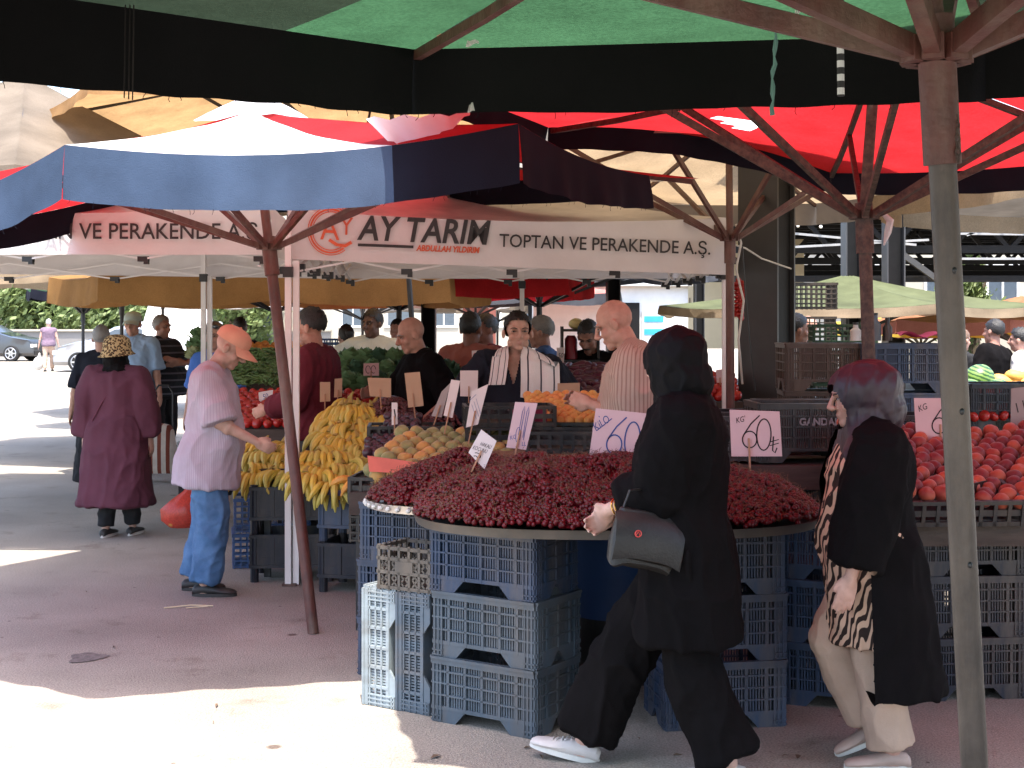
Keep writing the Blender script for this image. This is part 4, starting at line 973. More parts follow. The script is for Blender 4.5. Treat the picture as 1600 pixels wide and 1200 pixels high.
for j in range(12):
    y = 8.40 + j * .068; wd = .33 * (1 - .055 * j)
    nb = max(2, round(wd * 2 / .15))
    for i in range(nb):
        x = -1.02 + (i - (nb - 1) / 2) * .15 + random.uniform(-.025, .025) + .06 * (j % 2)
        if x > -.57: continue
        facing((x, y + .13, bz(x, y) + .055 + random.uniform(-.008, .008)), random.choice((7, 8, 9)), sc=random.uniform(.92, 1.08))
for k in range(7): bunch(LAB, (-1.05 + .05 * (k - 3), 9.14 + .02 * (k % 2), 1.125 - .010 * abs(k - 3) ** 2), (random.uniform(-.2, .2), .75, -1.57 + (k - 3) * .40), 7)
for i in range(14):
    a = i % 4; b = i // 4
    bunch('hand of yellow green bananas heaped at the left beside the capped man', (-1.66 + .125 * a + .04 * (b % 2), 8.98 + .10 * b, .70 + .055 * b), (random.uniform(-.25, .25), .6 + random.uniform(-.25, .25), -1.57 + random.uniform(-.8, .8)), 8, group='banana bunches at the left end')
for i in range(5): bunch(LAB, (-1.12 + .13 * i, 8.52 + .02 * (i % 2), .70), (random.uniform(-.2, .2), .5, -1.57 + random.uniform(-.5, .5)), 8)
bunch('orange ripe hand of bananas fanned out on the front edge of the tray', (-.845, 8.40, .715), (0, .42, -1.57), 9, banana_o, 1.05, 'front bananas', 2.6)
bunch('greenish hand of bananas beside the orange ripe one on the tray', (-1.06, 8.44, .70), (0, .6, -1.5), 8, banana_m, 1.0, 'front bananas', 1.1)
# green orange fruit pyramid -------------------------------------------
M_pg = ball(.045, 'stone_fruit', [F_plumg], lump=.03, seed=3, groove=True)
def zp(x, y): 
    t = (y - 7.50) / .62
    if x < -.80 + .16 * t or x > -.02: return None
    return .82 + .20 * t
drop(M_pg, 'round green and orange fruit stacked in neat sloping rows', 'stone fruit', 'fruit in the sloping rows', heap_points(-.80, -.02, 7.50, 8.10, zp, .044, .10, .97), 'stone_fruit', (.95, 1.05), .5)
E = thing('cardboard_liner', 'coral red cardboard liner under the green orange fruit', 'liner', (-.5, 7.43, .8)); mb = MB(); mb.add([P(574, 712, 7.46), P(690, 728, 7.40), P(668, 741, 7.40), P(577, 737, 7.46)], [(3, 2, 1, 0)]); mb.add([p + V(0, .008, 0) for p in mb.v], [(0, 1, 2, 3)]); mb.build('cardboard_liner', mat('coral card', (.62, .13, .09), rough=.8), E)
crate('tray', 'black shallow crate below the coral red liner', P_black, (-.60, 7.62, .70), -6); crate('open', 'black slatted crate under the shallow one at the stall corner', P_black, (-.60, 7.62, .47), -6)
# dark cherries, plums, apricots, tomatoes
M_plum = ball(.030, 'plum', [F_plum], lump=.03, seed=5); M_dc = ball(.0135, 'dark_cherry', [F_dch], 10, 7, .02, 2)
def pile(cx, cy, a, b, z0, h, x, y):
    q = ((x - cx) / a) ** 2 + ((y - cy) / b) ** 2
    return None if q > 1 else z0 + h * (1 - q) ** .8
def stuff_heap(mesh, pts, label, name, m):
    sv = np.array([list(v.co) for v in mesh.vertices]); sf = [tuple(p.vertices) for p in mesh.polygons]; av = []; f2 = []; b = 0
    for p in pts: av.append(sv * random.uniform(.9, 1.1) + np.array(p)); f2.extend([tuple(i + b for i in f) for f in sf]); b += len(sv)
    me = bpy.data.meshes.new(name); me.from_pydata(np.concatenate(av).tolist(), [], f2); me.materials.append(m); me.polygons.foreach_set('use_smooth', [True] * len(f2)); me.update()
    o = bpy.data.objects.new(name, me); COL.objects.link(o); tag(o, label, 'fruit', kind='stuff')
for (cx, cy, a, b, z0, h, nm) in ((-.80, 9.30, .22, .28, .92, .22, 'brown red cherries heaped behind the bananas'), (-.40, 9.26, .22, .26, .92, .16, 'dark cherries heaped behind the green orange fruit'), (-1.22, 9.42, .14, .2, .72, .14, 'dark cherries heaped left of the bananas'), (.02, 8.72, .14, .16, .94, .16, 'dark cherries heaped beside the tilted signs')):
    pp = [V(x, y, z) for x, y, z in ((x, y, pile(cx, cy, a, b, z0, h, x, y)) for x, y in ((random.uniform(cx - a, cx + a), random.uniform(cy - b, cy + b)) for _ in range(900))) if z is not None]
    stuff_heap(M_dc, pp, nm, 'dark_cherry_heap', F_dch)
drop(M_plum, 'dark purple plum in the small heap behind the bananas', 'plum', 'plums behind the bananas', heap_points(-.76, -.56, 8.45, 8.68, lambda x, y: .99 + .3 * (y - 8.45), .034), 'plum')
drop(M_plum, 'dark purple plum lying between bananas and green orange fruit', 'plum', 'plums beside the bananas', heap_points(-.84, -.66, 8.15, 8.40, lambda x, y: .88 + .3 * (y - 8.15), .03), 'plum')
crate('tray', 'black tray with dark plums behind the bananas', P_black, (-.62, 8.58, .90), 4)
M_apr = ball(.030, 'apricot', [F_apr], lump=.03, seed=7, groove=True)
drop(M_apr, 'yellow orange apricot piled in the black crate before the sellers', 'apricot', 'apricots in the black crate', heap_points(.10, .60, 8.02, 8.50, lambda x, y: 1.075 + .26 * (y - 8.02), .030, .2), 'apricot')
crate('tray', 'black slatted crate full of apricots', P_black, (.36, 8.14, .955), -3, plate=None); crate('tray', 'long black crate in front of the towel wearing seller', P_black, (-.02, 8.05, .935), 5); crate('tray', 'black crate with white print stacked in front of the seller', P_black, (-.02, 8.05, 1.052), 5)
crate('tray', 'wide black crate below the apricots', P_black, (.34, 7.72, .935), -4)
E = thing('card_divider', 'dark pink cardboard divider beside the apricots', 'cardboard', (.15, 7.98, 1.05)); mb = MB(); mb.box((.10, 7.96, 1.10), (.20, .004, .10), rotm(.3, 0, -.25)); mb.build('sheet', mat('dark pink card', (.32, .02, .07), rough=.8), E)
M_peach = ball(.039, 'peach', [F_peach], lump=.03, seed=9, groove=True)
def pz(x, y): t = (y - 6.0) / .85; return .89 + .25 * t + .03 * math.sin(x * 5)
drop(M_peach, 'large red peach in the sloping display by the grey pole', 'peach', 'peaches on the right stall', [p for p in heap_points(1.62, 3.0, 6.02, 6.85, pz, .039, .35, 1.0)], 'peach', (.88, 1.12))
for k, (x, y, rz, tl, lab) in enumerate(((1.92, 6.16, 4, 14, 'black tray tilted under the front peaches by the grey pole'), (2.46, 6.28, 8, 14, 'black tray tilted under the front peaches at the right edge'))): crate('tray', lab, P_char, (x, y, .812), rz, tl)
for k, (x, rz, lab) in enumerate(((2.0, 50, 'black card divider slanting through the peaches beside the pole'), (2.30, -52, 'black card divider slanting through the peaches farther right'))):
    E = thing('card_divider', lab, 'divider', (x, 6.1, .86)); mb = MB(); mb.box((x, 6.10, .90), (.26, .006, .09), rotm(R(8), 0, R(rz))); mb.build('sheet', P_black, E)
# ---------------------------------------------------------------- crate stacks and stalls farther back
def stack(n, kind, h, lab, m, x, y, rz):
    w_ = ['lowest', 'second', 'third', 'fourth', 'fifth', 'sixth', 'seventh', 'eighth']
    for k in range(n): crate(kind, f'{lab}, {"topmost" if k == n - 1 else w_[k] + " from the ground"}', m, (x + .008 * math.sin(k * 2.3), y + .006 * math.cos(k * 1.7), h * k), rz + 2 * math.sin(k * 1.9))
stack(4, 'deep', .301, 'charcoal crate in the stack right of the thick steel column', P_char, 1.63, 7.85, 4)
crate('open', 'dark open crate standing left of the charcoal stack', P_char, (1.36, 7.8, .92), 10); stack(4, 'open', .231, 'grey crate under the dark open one by the steel column', P_char, 1.36, 7.8, 8)
stack(5, 'deep', .301, 'brown crate in the stack behind the charcoal ones', P_brown, 1.98, 9.0, -3)
stack(5, 'deep', .301, 'deep blue crate in the tall stack behind the plum headscarf', P_blue, 2.44, 8.8, 2)
stack(7, 'open', .29, 'black see through crate of the tall stack under the hall', P_black, 2.52, 12.2, 3)
stack(7, 'open', .231, 'green crate in the stack behind the brown crates', P_green, 2.62, 11.2, -4)
stack(7, 'tray', .22, 'blue shallow crate of the far stack beside the maroon shirt', P_bright, -2.15, 16.2, 5)
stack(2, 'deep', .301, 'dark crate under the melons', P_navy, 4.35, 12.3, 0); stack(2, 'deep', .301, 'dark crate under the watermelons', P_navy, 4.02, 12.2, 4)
mb = MB(); bp = plate = None
o = crate('deep', 'charcoal crate with a printed name plate facing the cherries', P_char, (1.50, 7.28, .93), 2, plate=('GANDAN', .05, .05, .19, .18, pale_print, False))
table('plank stand under the charcoal crates behind the cherries', 0.95, 2.2, 7.06, 7.6, .92, dark_wood)
crate('deep', 'charcoal crate beneath the one with the printed name', P_char, (1.52, 7.26, .615), 1); crate('open', 'dark grey crate on the stand close to the right pink card', P_char, (1.10, 7.30, .932), -6)
crate('open', 'charcoal open crate standing right of the one with the printed name', P_char, (1.93, 7.40, .93), -3)
# vegetable stalls in the back left
table('dark table of tomatoes behind the capped man', -2.25, -1.45, 10.2, 11.6, .86, dark_wood, True); table('table of lettuces behind the maroon shirt', -1.40, -.45, 10.35, 11.3, 1.08, dark_wood, True)
table('table of aubergines behind the denim shirt', .15, 1.0, 9.6, 10.6, 1.02, dark_wood, True); table('table of oranges in the left background', -2.98, -1.9, 12.9, 13.8, 1.18, dark_wood, True)
table('table of melons at the right', 3.5, 6.2, 11.6, 13.6, .62, dark_wood)
table('table with red tomatoes near the slim red pole', 1.25, 1.55, 9.45, 10.2, 1.10, dark_wood, True)
M_tom = ball(.038, 'tomato', [F_tom], lump=.04, seed=12, squash=.82); M_or = ball(.040, 'orange', [F_or], seed=4); M_lem = ball(.045, 'quince', [F_lem], seed=8)
zt1 = lambda x, y: .90 + .34 * (y - 10.22)
drop(M_tom, 'red tomato on the sloping back stall behind the bananas', 'tomato', 'tomatoes on the back left stall', heap_points(-2.2, -1.5, 10.22, 10.85, zt1, .038, .2), 'tomato')
drop(M_tom, 'red tomato piled below the lettuces', 'tomato', 'tomatoes below the lettuces', heap_points(-1.38, -1.0, 10.0, 10.32, lambda x, y: .98 + .5 * (y - 10.0), .038, .2), 'tomato'); crate('tray', 'black tray of tomatoes below the lettuces', P_black, (-1.2, 10.15, .88), 2); table('low table in front of the lettuces', -1.42, -.95, 9.95, 10.33, .87)
drop(M_tom, 'red tomato beside the slim red umbrella pole', 'tomato', 'tomatoes by the slim red pole', heap_points(1.26, 1.54, 9.48, 9.8, lambda x, y: 1.14 + .4 * (y - 9.48), .034, .2), 'tomato')
drop(M_or, 'orange fruit on the far left stall', 'orange', 'oranges on the far left stall', heap_points(-2.9, -1.95, 12.95, 13.5, lambda x, y: 1.23 + .35 * (y - 12.95), .042, .3), 'orange')
herb = mat('green peppers and herbs', (.065, .13, .03), col2=(.11, .19, .05), rough=.5, var=.4, scale=10); let_m = mat('lettuce leaf', (.10, .20, .075), col2=(.22, .33, .16), rough=.5, scale=8, trans=.15); let_d = mat('dark lettuce leaf', (.035, .09, .045), col2=(.08, .15, .08), rough=.5, scale=8)
aub = mat('aubergine skin', (.06, .012, .03), col2=(.16, .035, .06), rough=.3, scale=9)
g = np.random.default_rng(5); mb = MB()
for i in range(1300):
    x = -2.28 + .85 * g.random(); y = 10.88 + .7 * g.random(); z = zt1(x, y) + .02 + .03 * g.random() - (.12 * max(0, x + 1.7)); a = g.random() * 6.28; l = .04 + .03 * g.random()
    p = V(x, y, z); d = V(math.cos(a) * l, math.sin(a) * l, (g.random() - .5) * .06); mb.tube([p - d, p + V(0, 0, .012), p + d], [.004, .011, .002], 5)
o = mb.build('green_peppers', herb, None, smooth='all'); tag(o, 'mass of slim green peppers on the slope above the tomatoes', 'peppers', kind='stuff')
def lettuce(lab, x, y, z, m, sc=1, grp='lettuces'):
    mb = MB(); gg = np.random.default_rng(int(abs(x * 900 + y * 31)))
    for i in range(46):
        a = gg.random() * 6.28; t = gg.random(); el_ = .2 + 1.1 * t; r = .075 * sc * (1.1 - .5 * t); c = V(math.cos(a) * r * math.cos(el_), math.sin(a) * r * math.cos(el_), .08 * sc * math.sin(el_))
        w = V(-math.sin(a), math.cos(a), 0) * .04 * sc; o_ = (c.normalized() + V(0, 0, .35)) * .055 * sc; q = V(x, y, z) + c
        mb.add([q - w * .5, q + w * .5, q + w + o_ * .7, q + o_ + V(0, 0, .01 * math.sin(i)), q - w + o_ * .7], [(0, 1, 2, 3, 4)])
    o = mb.build('lettuce', m, None, smooth=False); o.data.transform(Matrix.Translation((-x, -y, -z))); o.location = (x, y, z); tag(o, lab, 'lettuce', grp)
for i in range(22):
    r_ = i // 8; lettuce('bushy green lettuce head heaped on the back stall', -1.33 + .115 * (i % 8) + .04 * r_, 10.45 + .2 * r_, 1.10 + .085 * r_, let_m if (i * 7) % 3 else let_d, 1.15)
for i in range(6): lettuce('leafy bunch of greens at the foot of the striped trolley', -2.62 + .1 * i, 11.6 + .1 * (i % 2), .55 + .08 * (i % 3), let_d, 1.2, 'leafy greens low at the left')
table('low stand under the leafy greens at the left', -2.75, -2.0, 11.45, 11.85, .52)
for i in range(7): lettuce('pale cabbage in the crate by the slim black pole', -2.93 + .09 * (i % 3), 12.95 + .1 * (i // 3), 1.28 + .09 * (i // 3), mat('cabbage leaf %d' % i, (.35, .38, .20), rough=.5) if i == 0 else let_m, .9, 'cabbages')
def aubm():
    mb = MB(); mb.tube([V(-.085, 0, 0), V(-.07, 0, 0), V(-.02, 0, .004), V(.05, 0, 0), V(.075, 0, -.002), V(.085, 0, 0)], [.008, .018, .024, .032, .022, .004], 9); return mb.mesh('aubergine', [aub], None, 'all')
AM = aubm()
for o in drop(AM, 'purple aubergine heaped on the stall behind the apricots', 'aubergine', 'aubergines behind the apricots', heap_points(.2, .95, 9.62, 10.3, lambda x, y: 1.10 + .32 * (y - 9.62), .036, .4), 'aubergine', tilt=.3): pass
bean = mat('pale green beans', (.20, .22, .08), col2=(.32, .30, .14), rough=.6, scale=9); mb = MB()
for i in range(240):
    x = .78 + .25 * g.random(); y = 9.5 + .4 * g.random(); z = 1.14 + .35 * (y - 9.5) + .05 * g.random(); a = g.random() * 6.28; p = V(x, y, z); d = V(math.cos(a), math.sin(a), .4 * (g.random() - .5)) * .06; mb.tube([p - d, p + V(0, 0, .01), p + d], .006, 4)
tag(mb.build('green_beans', bean, None, smooth='all'), 'tangled pale green beans beside the aubergines', 'beans', kind='stuff')
M_wm = ball(.14, 'watermelon', [F_wm], 28, 18, .01, 2, .93, dimple=False)
for lab, u, v, d in (('striped watermelon resting on top of two others', 1530, 594, 12.2), ('striped watermelon at the lower left of the three', 1514, 617, 12.0), ('striped watermelon at the lower right of the three', 1558, 617, 12.0), ('striped watermelon partly behind the grey pole', 1490, 640, 12.2)):
    o = bpy.data.objects.new('watermelon', M_wm); COL.objects.link(o); o.location = P(u, v, d); o.rotation_euler = (.5, 1.2, u * .7); tag(o, lab, 'watermelon', 'watermelons')
M_ml = ball(.10, 'melon', [F_melon], 22, 14, .02, 3, .8)
for k, (u, v) in enumerate(((1568, 597), (1590, 590), (1605, 600), (1586, 606), (1612, 588))):
    o = bpy.data.objects.new('melon', M_ml); COL.objects.link(o); o.location = P(u, v, 12.6); o.scale = (1.3, .9, .9); o.rotation_euler = (.1, .2, .4 * k); tag(o, 'orange yellow melon beside the watermelons', 'melon', 'orange melons')
crate('deep', 'dark blue crate standing between tomatoes and the grey card', P_navy, tuple(P(1561, 668, 9.4)), 3); crate('deep', 'black crate of small red tomatoes below the watermelons', P_black, tuple(P(1517, 684, 9.5)), 2)
drop(M_tom, 'small red tomato in the black crate below the watermelons', 'tomato', 'tomatoes below the watermelons', [p for p in heap_points(2.95, 3.3, 9.2, 9.55, lambda x, y: 1.02 + .45 * (y - 9.2), .036, .2)], 'tomato')
table('table under the tomato crates at the right', 2.7, 4.1, 9.1, 9.9, .86)
M_on = ball(.036, 'onion', [F_plum], seed=6)
drop(M_on, 'brown onion heaped beside the watermelons', 'onion', 'onions beside the watermelons', [P(u, v, 12.4) for u, v in ((1500, 588), (1507, 582), (1512, 590), (1503, 596), (1508, 600), (1514, 602), (1499, 604), (1518, 583))], 'onion')
# small things on the blue stack and by the column
E = thing('folded_cloth', 'pink cloth lying on the blue crate stack', 'cloth', (2.55, 8.8, 1.53)); mb = MB(); mb.grid(lambda a, b: V(2.42 + .24 * a, 8.7 + .2 * b, 1.56 + .012 * math.sin(a * 9) + .01 * math.cos(b * 8 + a * 4)), 10, 8); mb.grid(lambda a, b: V(2.42 + .24 * (1 - a), 8.7 + .2 * b, 1.535 + .004 * math.sin(a * 9)), 10, 8); mb.build('cloth', mat('pink cloth', (.55, .09, .20), rough=.9), E, smooth='all')
for k, (x, lab, m, r_, h_) in enumerate(((2.16, 'small pale jar on the brown crates', rag, .035, .10), (2.28, 'blue grey bottle on the blue crate stack', P_slate, .04, .16), (2.36, 'dark bottle beside the pink cloth', P_black, .03, .13))):
    zz = 1.52; E = thing('bottle', lab, 'bottle', (x, 8.85, zz)); mb = MB(); mb.tube([V(x, 8.85, zz), V(x, 8.85, zz + h_ * .65), V(x, 8.85, zz + h_ * .8), V(x, 8.85, zz + h_)], [r_, r_, r_ * .5, r_ * .45], 12); mb.build('glass', m, E); mb = MB(); mb.tube([V(x, 8.85, zz + h_), V(x, 8.85, zz + h_ + .015)], r_ * .5, 10); mb.build('lid', black_plastic, E)
rope = mat('white rope', (.55, .52, .46), rough=.9)
def cordage(lab, pts, r_, name='rope', m=rope):
    mb = MB(); mb.tube(pts, r_, 6); o = mb.build(name, m, None); tag(o, lab, 'rope')
cordage('thin white rope tied between gazebo corner and steel column', [P(1140, 380, 9.2), P(1165, 388, 9.3), P(1190, 404, 9.5), P(1236, 420, 9.7)], .006)
cordage('tangled white cable hanging down beside the slim red pole', [P(1150, 350, 9.2), P(1158, 380, 9.2), P(1150, 420, 9.25), P(1162, 470, 9.25), P(1154, 530, 9.25), P(1160, 600, 9.3)], .008, 'cable')
cordage('black cable hanging next to the white one', [P(1160, 385, 9.25), P(1164, 450, 9.3), P(1172, 540, 9.3), P(1180, 610, 9.3)], .006, 'cable', black_plastic)
E = thing('pepper_string', 'string of dried red peppers hanging by the slim red pole', 'peppers', tuple(P(1155, 470, 9.4))); mb = MB()
for i in range(26):
    p = P(1154 + 5 * math.sin(i * 2.1), 440 + i * 2.2, 9.4); mb.ell(p, (.02, .012, .03), rotm(i, i * 2, 0), 8, 6)
mb.build('pepper', F_tom, E)
E = thing('plastic_bag', 'clear plastic bag tied to the rusty pole', 'bag', tuple(P(1378, 350, 5.95))); mb = MB(); c = P(1378, 352, 5.97)
mb.tube([c + V(-.03, 0, .06), c + V(.01, 0, .045), c + V(.035, 0, .02), c + V(.025, 0, -.03), c + V(.008, 0, -.085)], [.012, .02, .03, .028, .006], 10, flat=.5); mb.build('film', C_sheet, E)
# scale and jars near the seated seller
E = thing('shelf_rack', 'black shelf with jars and a dark red container behind the apricots', 'rack', (.46, 10.9, 0)); mb = MB()
for x in (.38, .66): mb.bx(x, x + .02, 10.9, 11.1, 0, 1.60)
for z in (1.32, 1.56): mb.bx(.38, .68, 10.88, 11.12, z, z + .02)
mb.build('frame', P_black, E, smooth=False); mb = MB(); mb.tube([V(.46, 10.98, 1.345), V(.46, 10.98, 1.50), V(.46, 10.98, 1.53)], [.05, .05, .03], 14); mb.build('container', mat('dark red plastic', (.20, .01, .02), rough=.4), E)
mb = MB(); mb.ell((.50, 10.98, 1.62), (.06, .05, .045)); mb.build('cabbage', F_lem, E)
# debris on the ground
straw = mat('dry straw', (.55, .46, .30), rough=.9); leafd = mat('dry leaf', (.12, .08, .05), rough=.9)
mb = MB(); p = V(-1.86, 8.05, .004); mb.tube([p + V(-.13, .0, 0), p + V(.02, .02, .012), p + V(.14, .05, .002)], .004, 5); mb.tube([p + V(.0, -.02, .004), p + V(.12, .0, .01)], .003, 5); tag(mb.build('straw', straw, None), 'few dry straws lying on the asphalt near the red pole', 'straw')
g = np.random.default_rng(21)
for i in range(34):
    x = -3.2 + 4.6 * g.random(); y = 5.3 + 5.5 * g.random() ** 1.5; mb = MB(); a = g.random() * 6.28; s_ = .012 + .02 * g.random()
    mb.add([V(x - s_ * math.cos(a), y - s_ * math.sin(a), .004), V(x + .3 * s_, y - .4 * s_, .012), V(x + s_ * math.cos(a), y + s_ * math.sin(a), .005), V(x - .3 * s_, y + .4 * s_, .010)], [(0, 1, 2, 3)]); tag(mb.build('dry_leaf', leafd, None, smooth=False), 'tiny dry leaf scrap on the asphalt', 'leaf', 'leaf scraps on the asphalt')
# ---------------------------------------------------------------- price signs
card = mat('brown cardboard', (.42, .27, .17), rough=.9, var=.08, scale=3, bump=.1, bscale=90); card_p = mat('pink card', (.60, .42, .42), rough=.85, var=.05); card_w = mat('pale card', (.66, .58, .55), rough=.85, var=.05); card_g = mat('grey card', (.33, .28, .26), rough=.9, var=.08); stick_m = mat('wooden sign stick', (.36, .19, .11), rough=.8)
pen_blue = mat('blue marker ink', (.02, .06, .22), rough=.7); pen_black = mat('black marker ink', (.012, .010, .012), rough=.7)
def sign(label, quad, d, m, strokes=None, ink_=pen_black, stick=.25, turn=0., su=.5):
    """quad: u,v of top left, top right, bottom right, bottom left; every corner gets its own depth from the turn"""
    us = [q[0] for q in quad]; um = sum(us) / 4
    c4 = [P(u, v, d + turn * (u - um) / F * d) for u, v in quad]
    cen = sum(c4, V(0, 0, 0)) / 4; ax = ((c4[1] - c4[0]) + (c4[2] - c4[3])); W = ax.length / 2; ax.normalize()
    ay = ((c4[0] - c4[3]) + (c4[1] - c4[2])); Hh = ay.length / 2; ay.normalize(); nz = ax.cross(ay).normalized(); ay2 = nz.cross(ax)
    E = thing('price_sign', label, 'price sign', tuple(cen)); mb = MB()
    f = [p + nz * .0025 for p in c4]; b = [p - nz * .0025 for p in c4]; mb.add(f + b, [(3, 2, 1, 0), (4, 5, 6, 7), (0, 1, 5, 4), (1, 2, 6, 5), (2, 3, 7, 6), (3, 0, 4, 7)]); mb.build('board', m, E, smooth=False)
    foot = c4[3].lerp(c4[2], su); tp_ = c4[0].lerp(c4[1], su); dn = (foot - tp_).normalized(); mb = MB()
    mb.beam(foot - dn * Hh * .4 + nz * .0075, foot + dn * stick + nz * .0075, .012, .007); mb.build('stick', stick_m, E, smooth=False)
    if strokes:
        M4 = Matrix(((ax.x, ay2.x, nz.x, cen.x), (ax.y, ay2.y, nz.y, cen.y), (ax.z, ay2.z, nz.z, cen.z), (0, 0, 0, 1)))
        mb = MB()
        for s in strokes: 
            if s[0] == 'T': text_mesh(s[1], s[2] * Hh, M4 @ Matrix.Translation((s[3] * W, s[4] * Hh, .0028)) @ Matrix.Rotation(R(s[5]), 4, 'Z'), mb, 0, .0006, .2, 0, s[6] if len(s) > 6 else .8, 'CENTER')
            else: stroke(mb, [(x * W, y * Hh) for x, y in s[1]], s[0] * Hh, M4, 0, .0042)
        mb.build('lettering', ink_, E, smooth=False)
    return E
six = lambda cx, cy, k: [(cx + k * .20, cy + k * .42), (cx + k * .02, cy + k * .22), (cx - k * .12, cy - k * .02)] + arc(cx, cy - k * .14, k * .15, k * .19, 165, 510, 22)
zero = lambda cx, cy, k: arc(cx, cy, k * .15, k * .36, 60, 425, 26)
lira = lambda cx, cy, k: [(k * .02 + cx, cy + k * .3), (cx, cy - k * .2), (cx + k * .08, cy - k * .28), (cx + k * .14, cy - k * .1)]
sign('large pink card marked kilo 60 in blue, left of the walking woman', [(931, 638), (1012, 646), (996, 722), (920, 716)], 6.28, card_p,
     [(.028, six(-.05, -.04, 1)), (.028, zero(.30, -.06, 1)), ('T', 'KiLO', .22, -.30, .16, 40, .75), (.018, [(-.42, .06), (-.14, .33)]), (.03, [(-.40, .34), (-.39, .35)])], pen_blue, .12, 0, .9)
sign('large pink card marked 60 in black with a lira mark, right of the walking woman', [(1140, 640), (1218, 643), (1222, 713), (1143, 713)], 6.35, card_p,
     [(.028, six(-.12, .0, .95)), (.028, zero(.16, -.02, .95)), (.03, lira(.34, -.24, .62)), (.02, [(.28, -.18), (.46, -.12)]), (.02, [(.28, -.26), (.46, -.20)]), ('T', "KG'", .17, -.30, .24, 15)], pen_black, .14, 0, .35)
sign('pink card marked KG 60 half hidden by the grey umbrella pole', [(1428, 622), (1508, 622), (1506, 690), (1432, 690)], 6.7, card_p, [(.03, six(-.02, 0, .95)), (.03, zero(.3, 0, .95)), ('T', 'KG', .2, -.34, .22, 20)], pen_black, .15)
sign('grey card starting 1 K at the right edge of the picture', [(1580, 607), (1640, 600), (1640, 666), (1579, 668)], 6.95, card_g, [('T', '1 KG', .34, -.1, -.05, 18)], pen_black, .12)
sign('white diamond shaped card with two handwritten words stuck in the cherries', [(752, 671), (776, 689), (757, 733), (732, 707)], 6.15, card_w, [('T', 'HAKALI', .20, .06, .08, 24, .6), ('T', 'KOÇUNU', .20, -.02, -.16, 24, .6), (.03, arc(.05, -.46, .12, .1, 20, 160, 8)), (.03, arc(.05, -.38, .2, .14, 30, 150, 8))], pen_black, .12, 0, .5)
sign('tall pink card with long looped figures standing in the cherries', [(805, 628), (840, 630), (822, 703), (791, 699)], 6.5, card_p,
     [(.012, [(-.1, -.2), (.0, .3), (.08, .42), (.1, .3), (.0, -.1), (-.02, -.3)]), (.012, [(.12, -.25), (.2, .3), (.28, .42), (.3, .3), (.2, -.1), (.16, -.3)]), (.012, arc(-.12, -.2, .1, .16, 0, 330, 12)), ('T', 'KG', .12, -.32, -.3, 20), ('T', 'LL', .12, .2, -.42, 10)], pen_blue, .10)
sign('narrow white card tilted to the right beside the towel wearing seller', [(737, 612), (763, 600), (747, 663), (728, 668)], 7.6, card_w, [(.01, [(-.3, .2), (.3, .3)]), (.008, [(-.2, .1), (-.25, -.3)]), (.008, [(.0, .15), (-.05, -.25)]), (.008, [(.2, .2), (.12, -.2)])], pen_blue, .10)
sign('narrow pale orange card leaning left of the white tilted one', [(705, 593), (719, 595), (707, 653), (693, 649)], 7.9, card_w, None, stick=.1)
sign('dark edge on card leaning behind the pale orange one', [(690, 612), (704, 598), (690, 652), (674, 650)], 8.2, card_g, None, stick=.05)
sign('tall brown card on a stick above the dark cherries', [(632, 583), (656, 581), (662, 634), (638, 637)], 8.6, card, None, stick=.22, su=.38)
sign('wide brown card standing in the brown red cherries', [(574, 590), (611, 591), (611, 621), (578, 619)], 9.0, card, None, stick=.08)
sign('cream card standing behind the dark cherries', [(719, 579), (747, 579), (746, 620), (719, 619)], 8.9, card_w, None, stick=.08)
sign('pink card with scrawled figures hanging among the lettuces', [(568, 568), (592, 567), (592, 587), (568, 587)], 10.15, card_p, [(.05, arc(-.2, 0, .15, .3, 0, 300, 12)), (.05, arc(.15, 0, .15, .3, 0, 300, 12))], pen_black, .15)
sign('narrow brown card next to the maroon shirt', [(500, 597), (516, 597), (516, 627), (500, 628)], 9.35, card, None, stick=.1)
sign('second narrow brown card in front of the red tomatoes', [(523, 592), (535, 591), (534, 620), (522, 621)], 9.6, card, None, stick=.1)
sign('slim white card standing between plums and green orange fruit', [(612, 629), (621, 629), (621, 663), (612, 664)], 8.3, card_w, [(.06, [(0, .2), (.1, -.1), (-.1, -.3)])], pen_black, .06)
sign('white card with blue figures in the tomatoes at the back', [(404, 613), (427, 609), (424, 626), (405, 628)], 10.6, card_w, [('T', '50', .7, 0, -.25, 10)], pen_blue, .1)
sign('blank brown card standing behind the apricots', [(871, 599), (906, 598), (906, 617), (871, 617)], 8.75, card, None, stick=.08)
sign('small white card with a red outline by the brick coloured shirt', [(737, 548), (749, 547), (748, 570), (738, 571)], 9.9, card_w, [(.08, arc(0, 0, .3, .3, 0, 350, 14))], mat('red marker ink', (.5, .03, .05), rough=.7), .2)
sign('small pale card with a number by the pepper jars', [(870, 543), (882, 543), (881, 569), (870, 569)], 10.8, card_w, [('T', '50', .4, 0, -.1, 0)], pen_black, .2)
sign('small red edged card above the tomatoes by the slim red pole', [(1119, 578), (1129, 577), (1130, 598), (1120, 598)], 9.6, card_p, None, stick=.15)
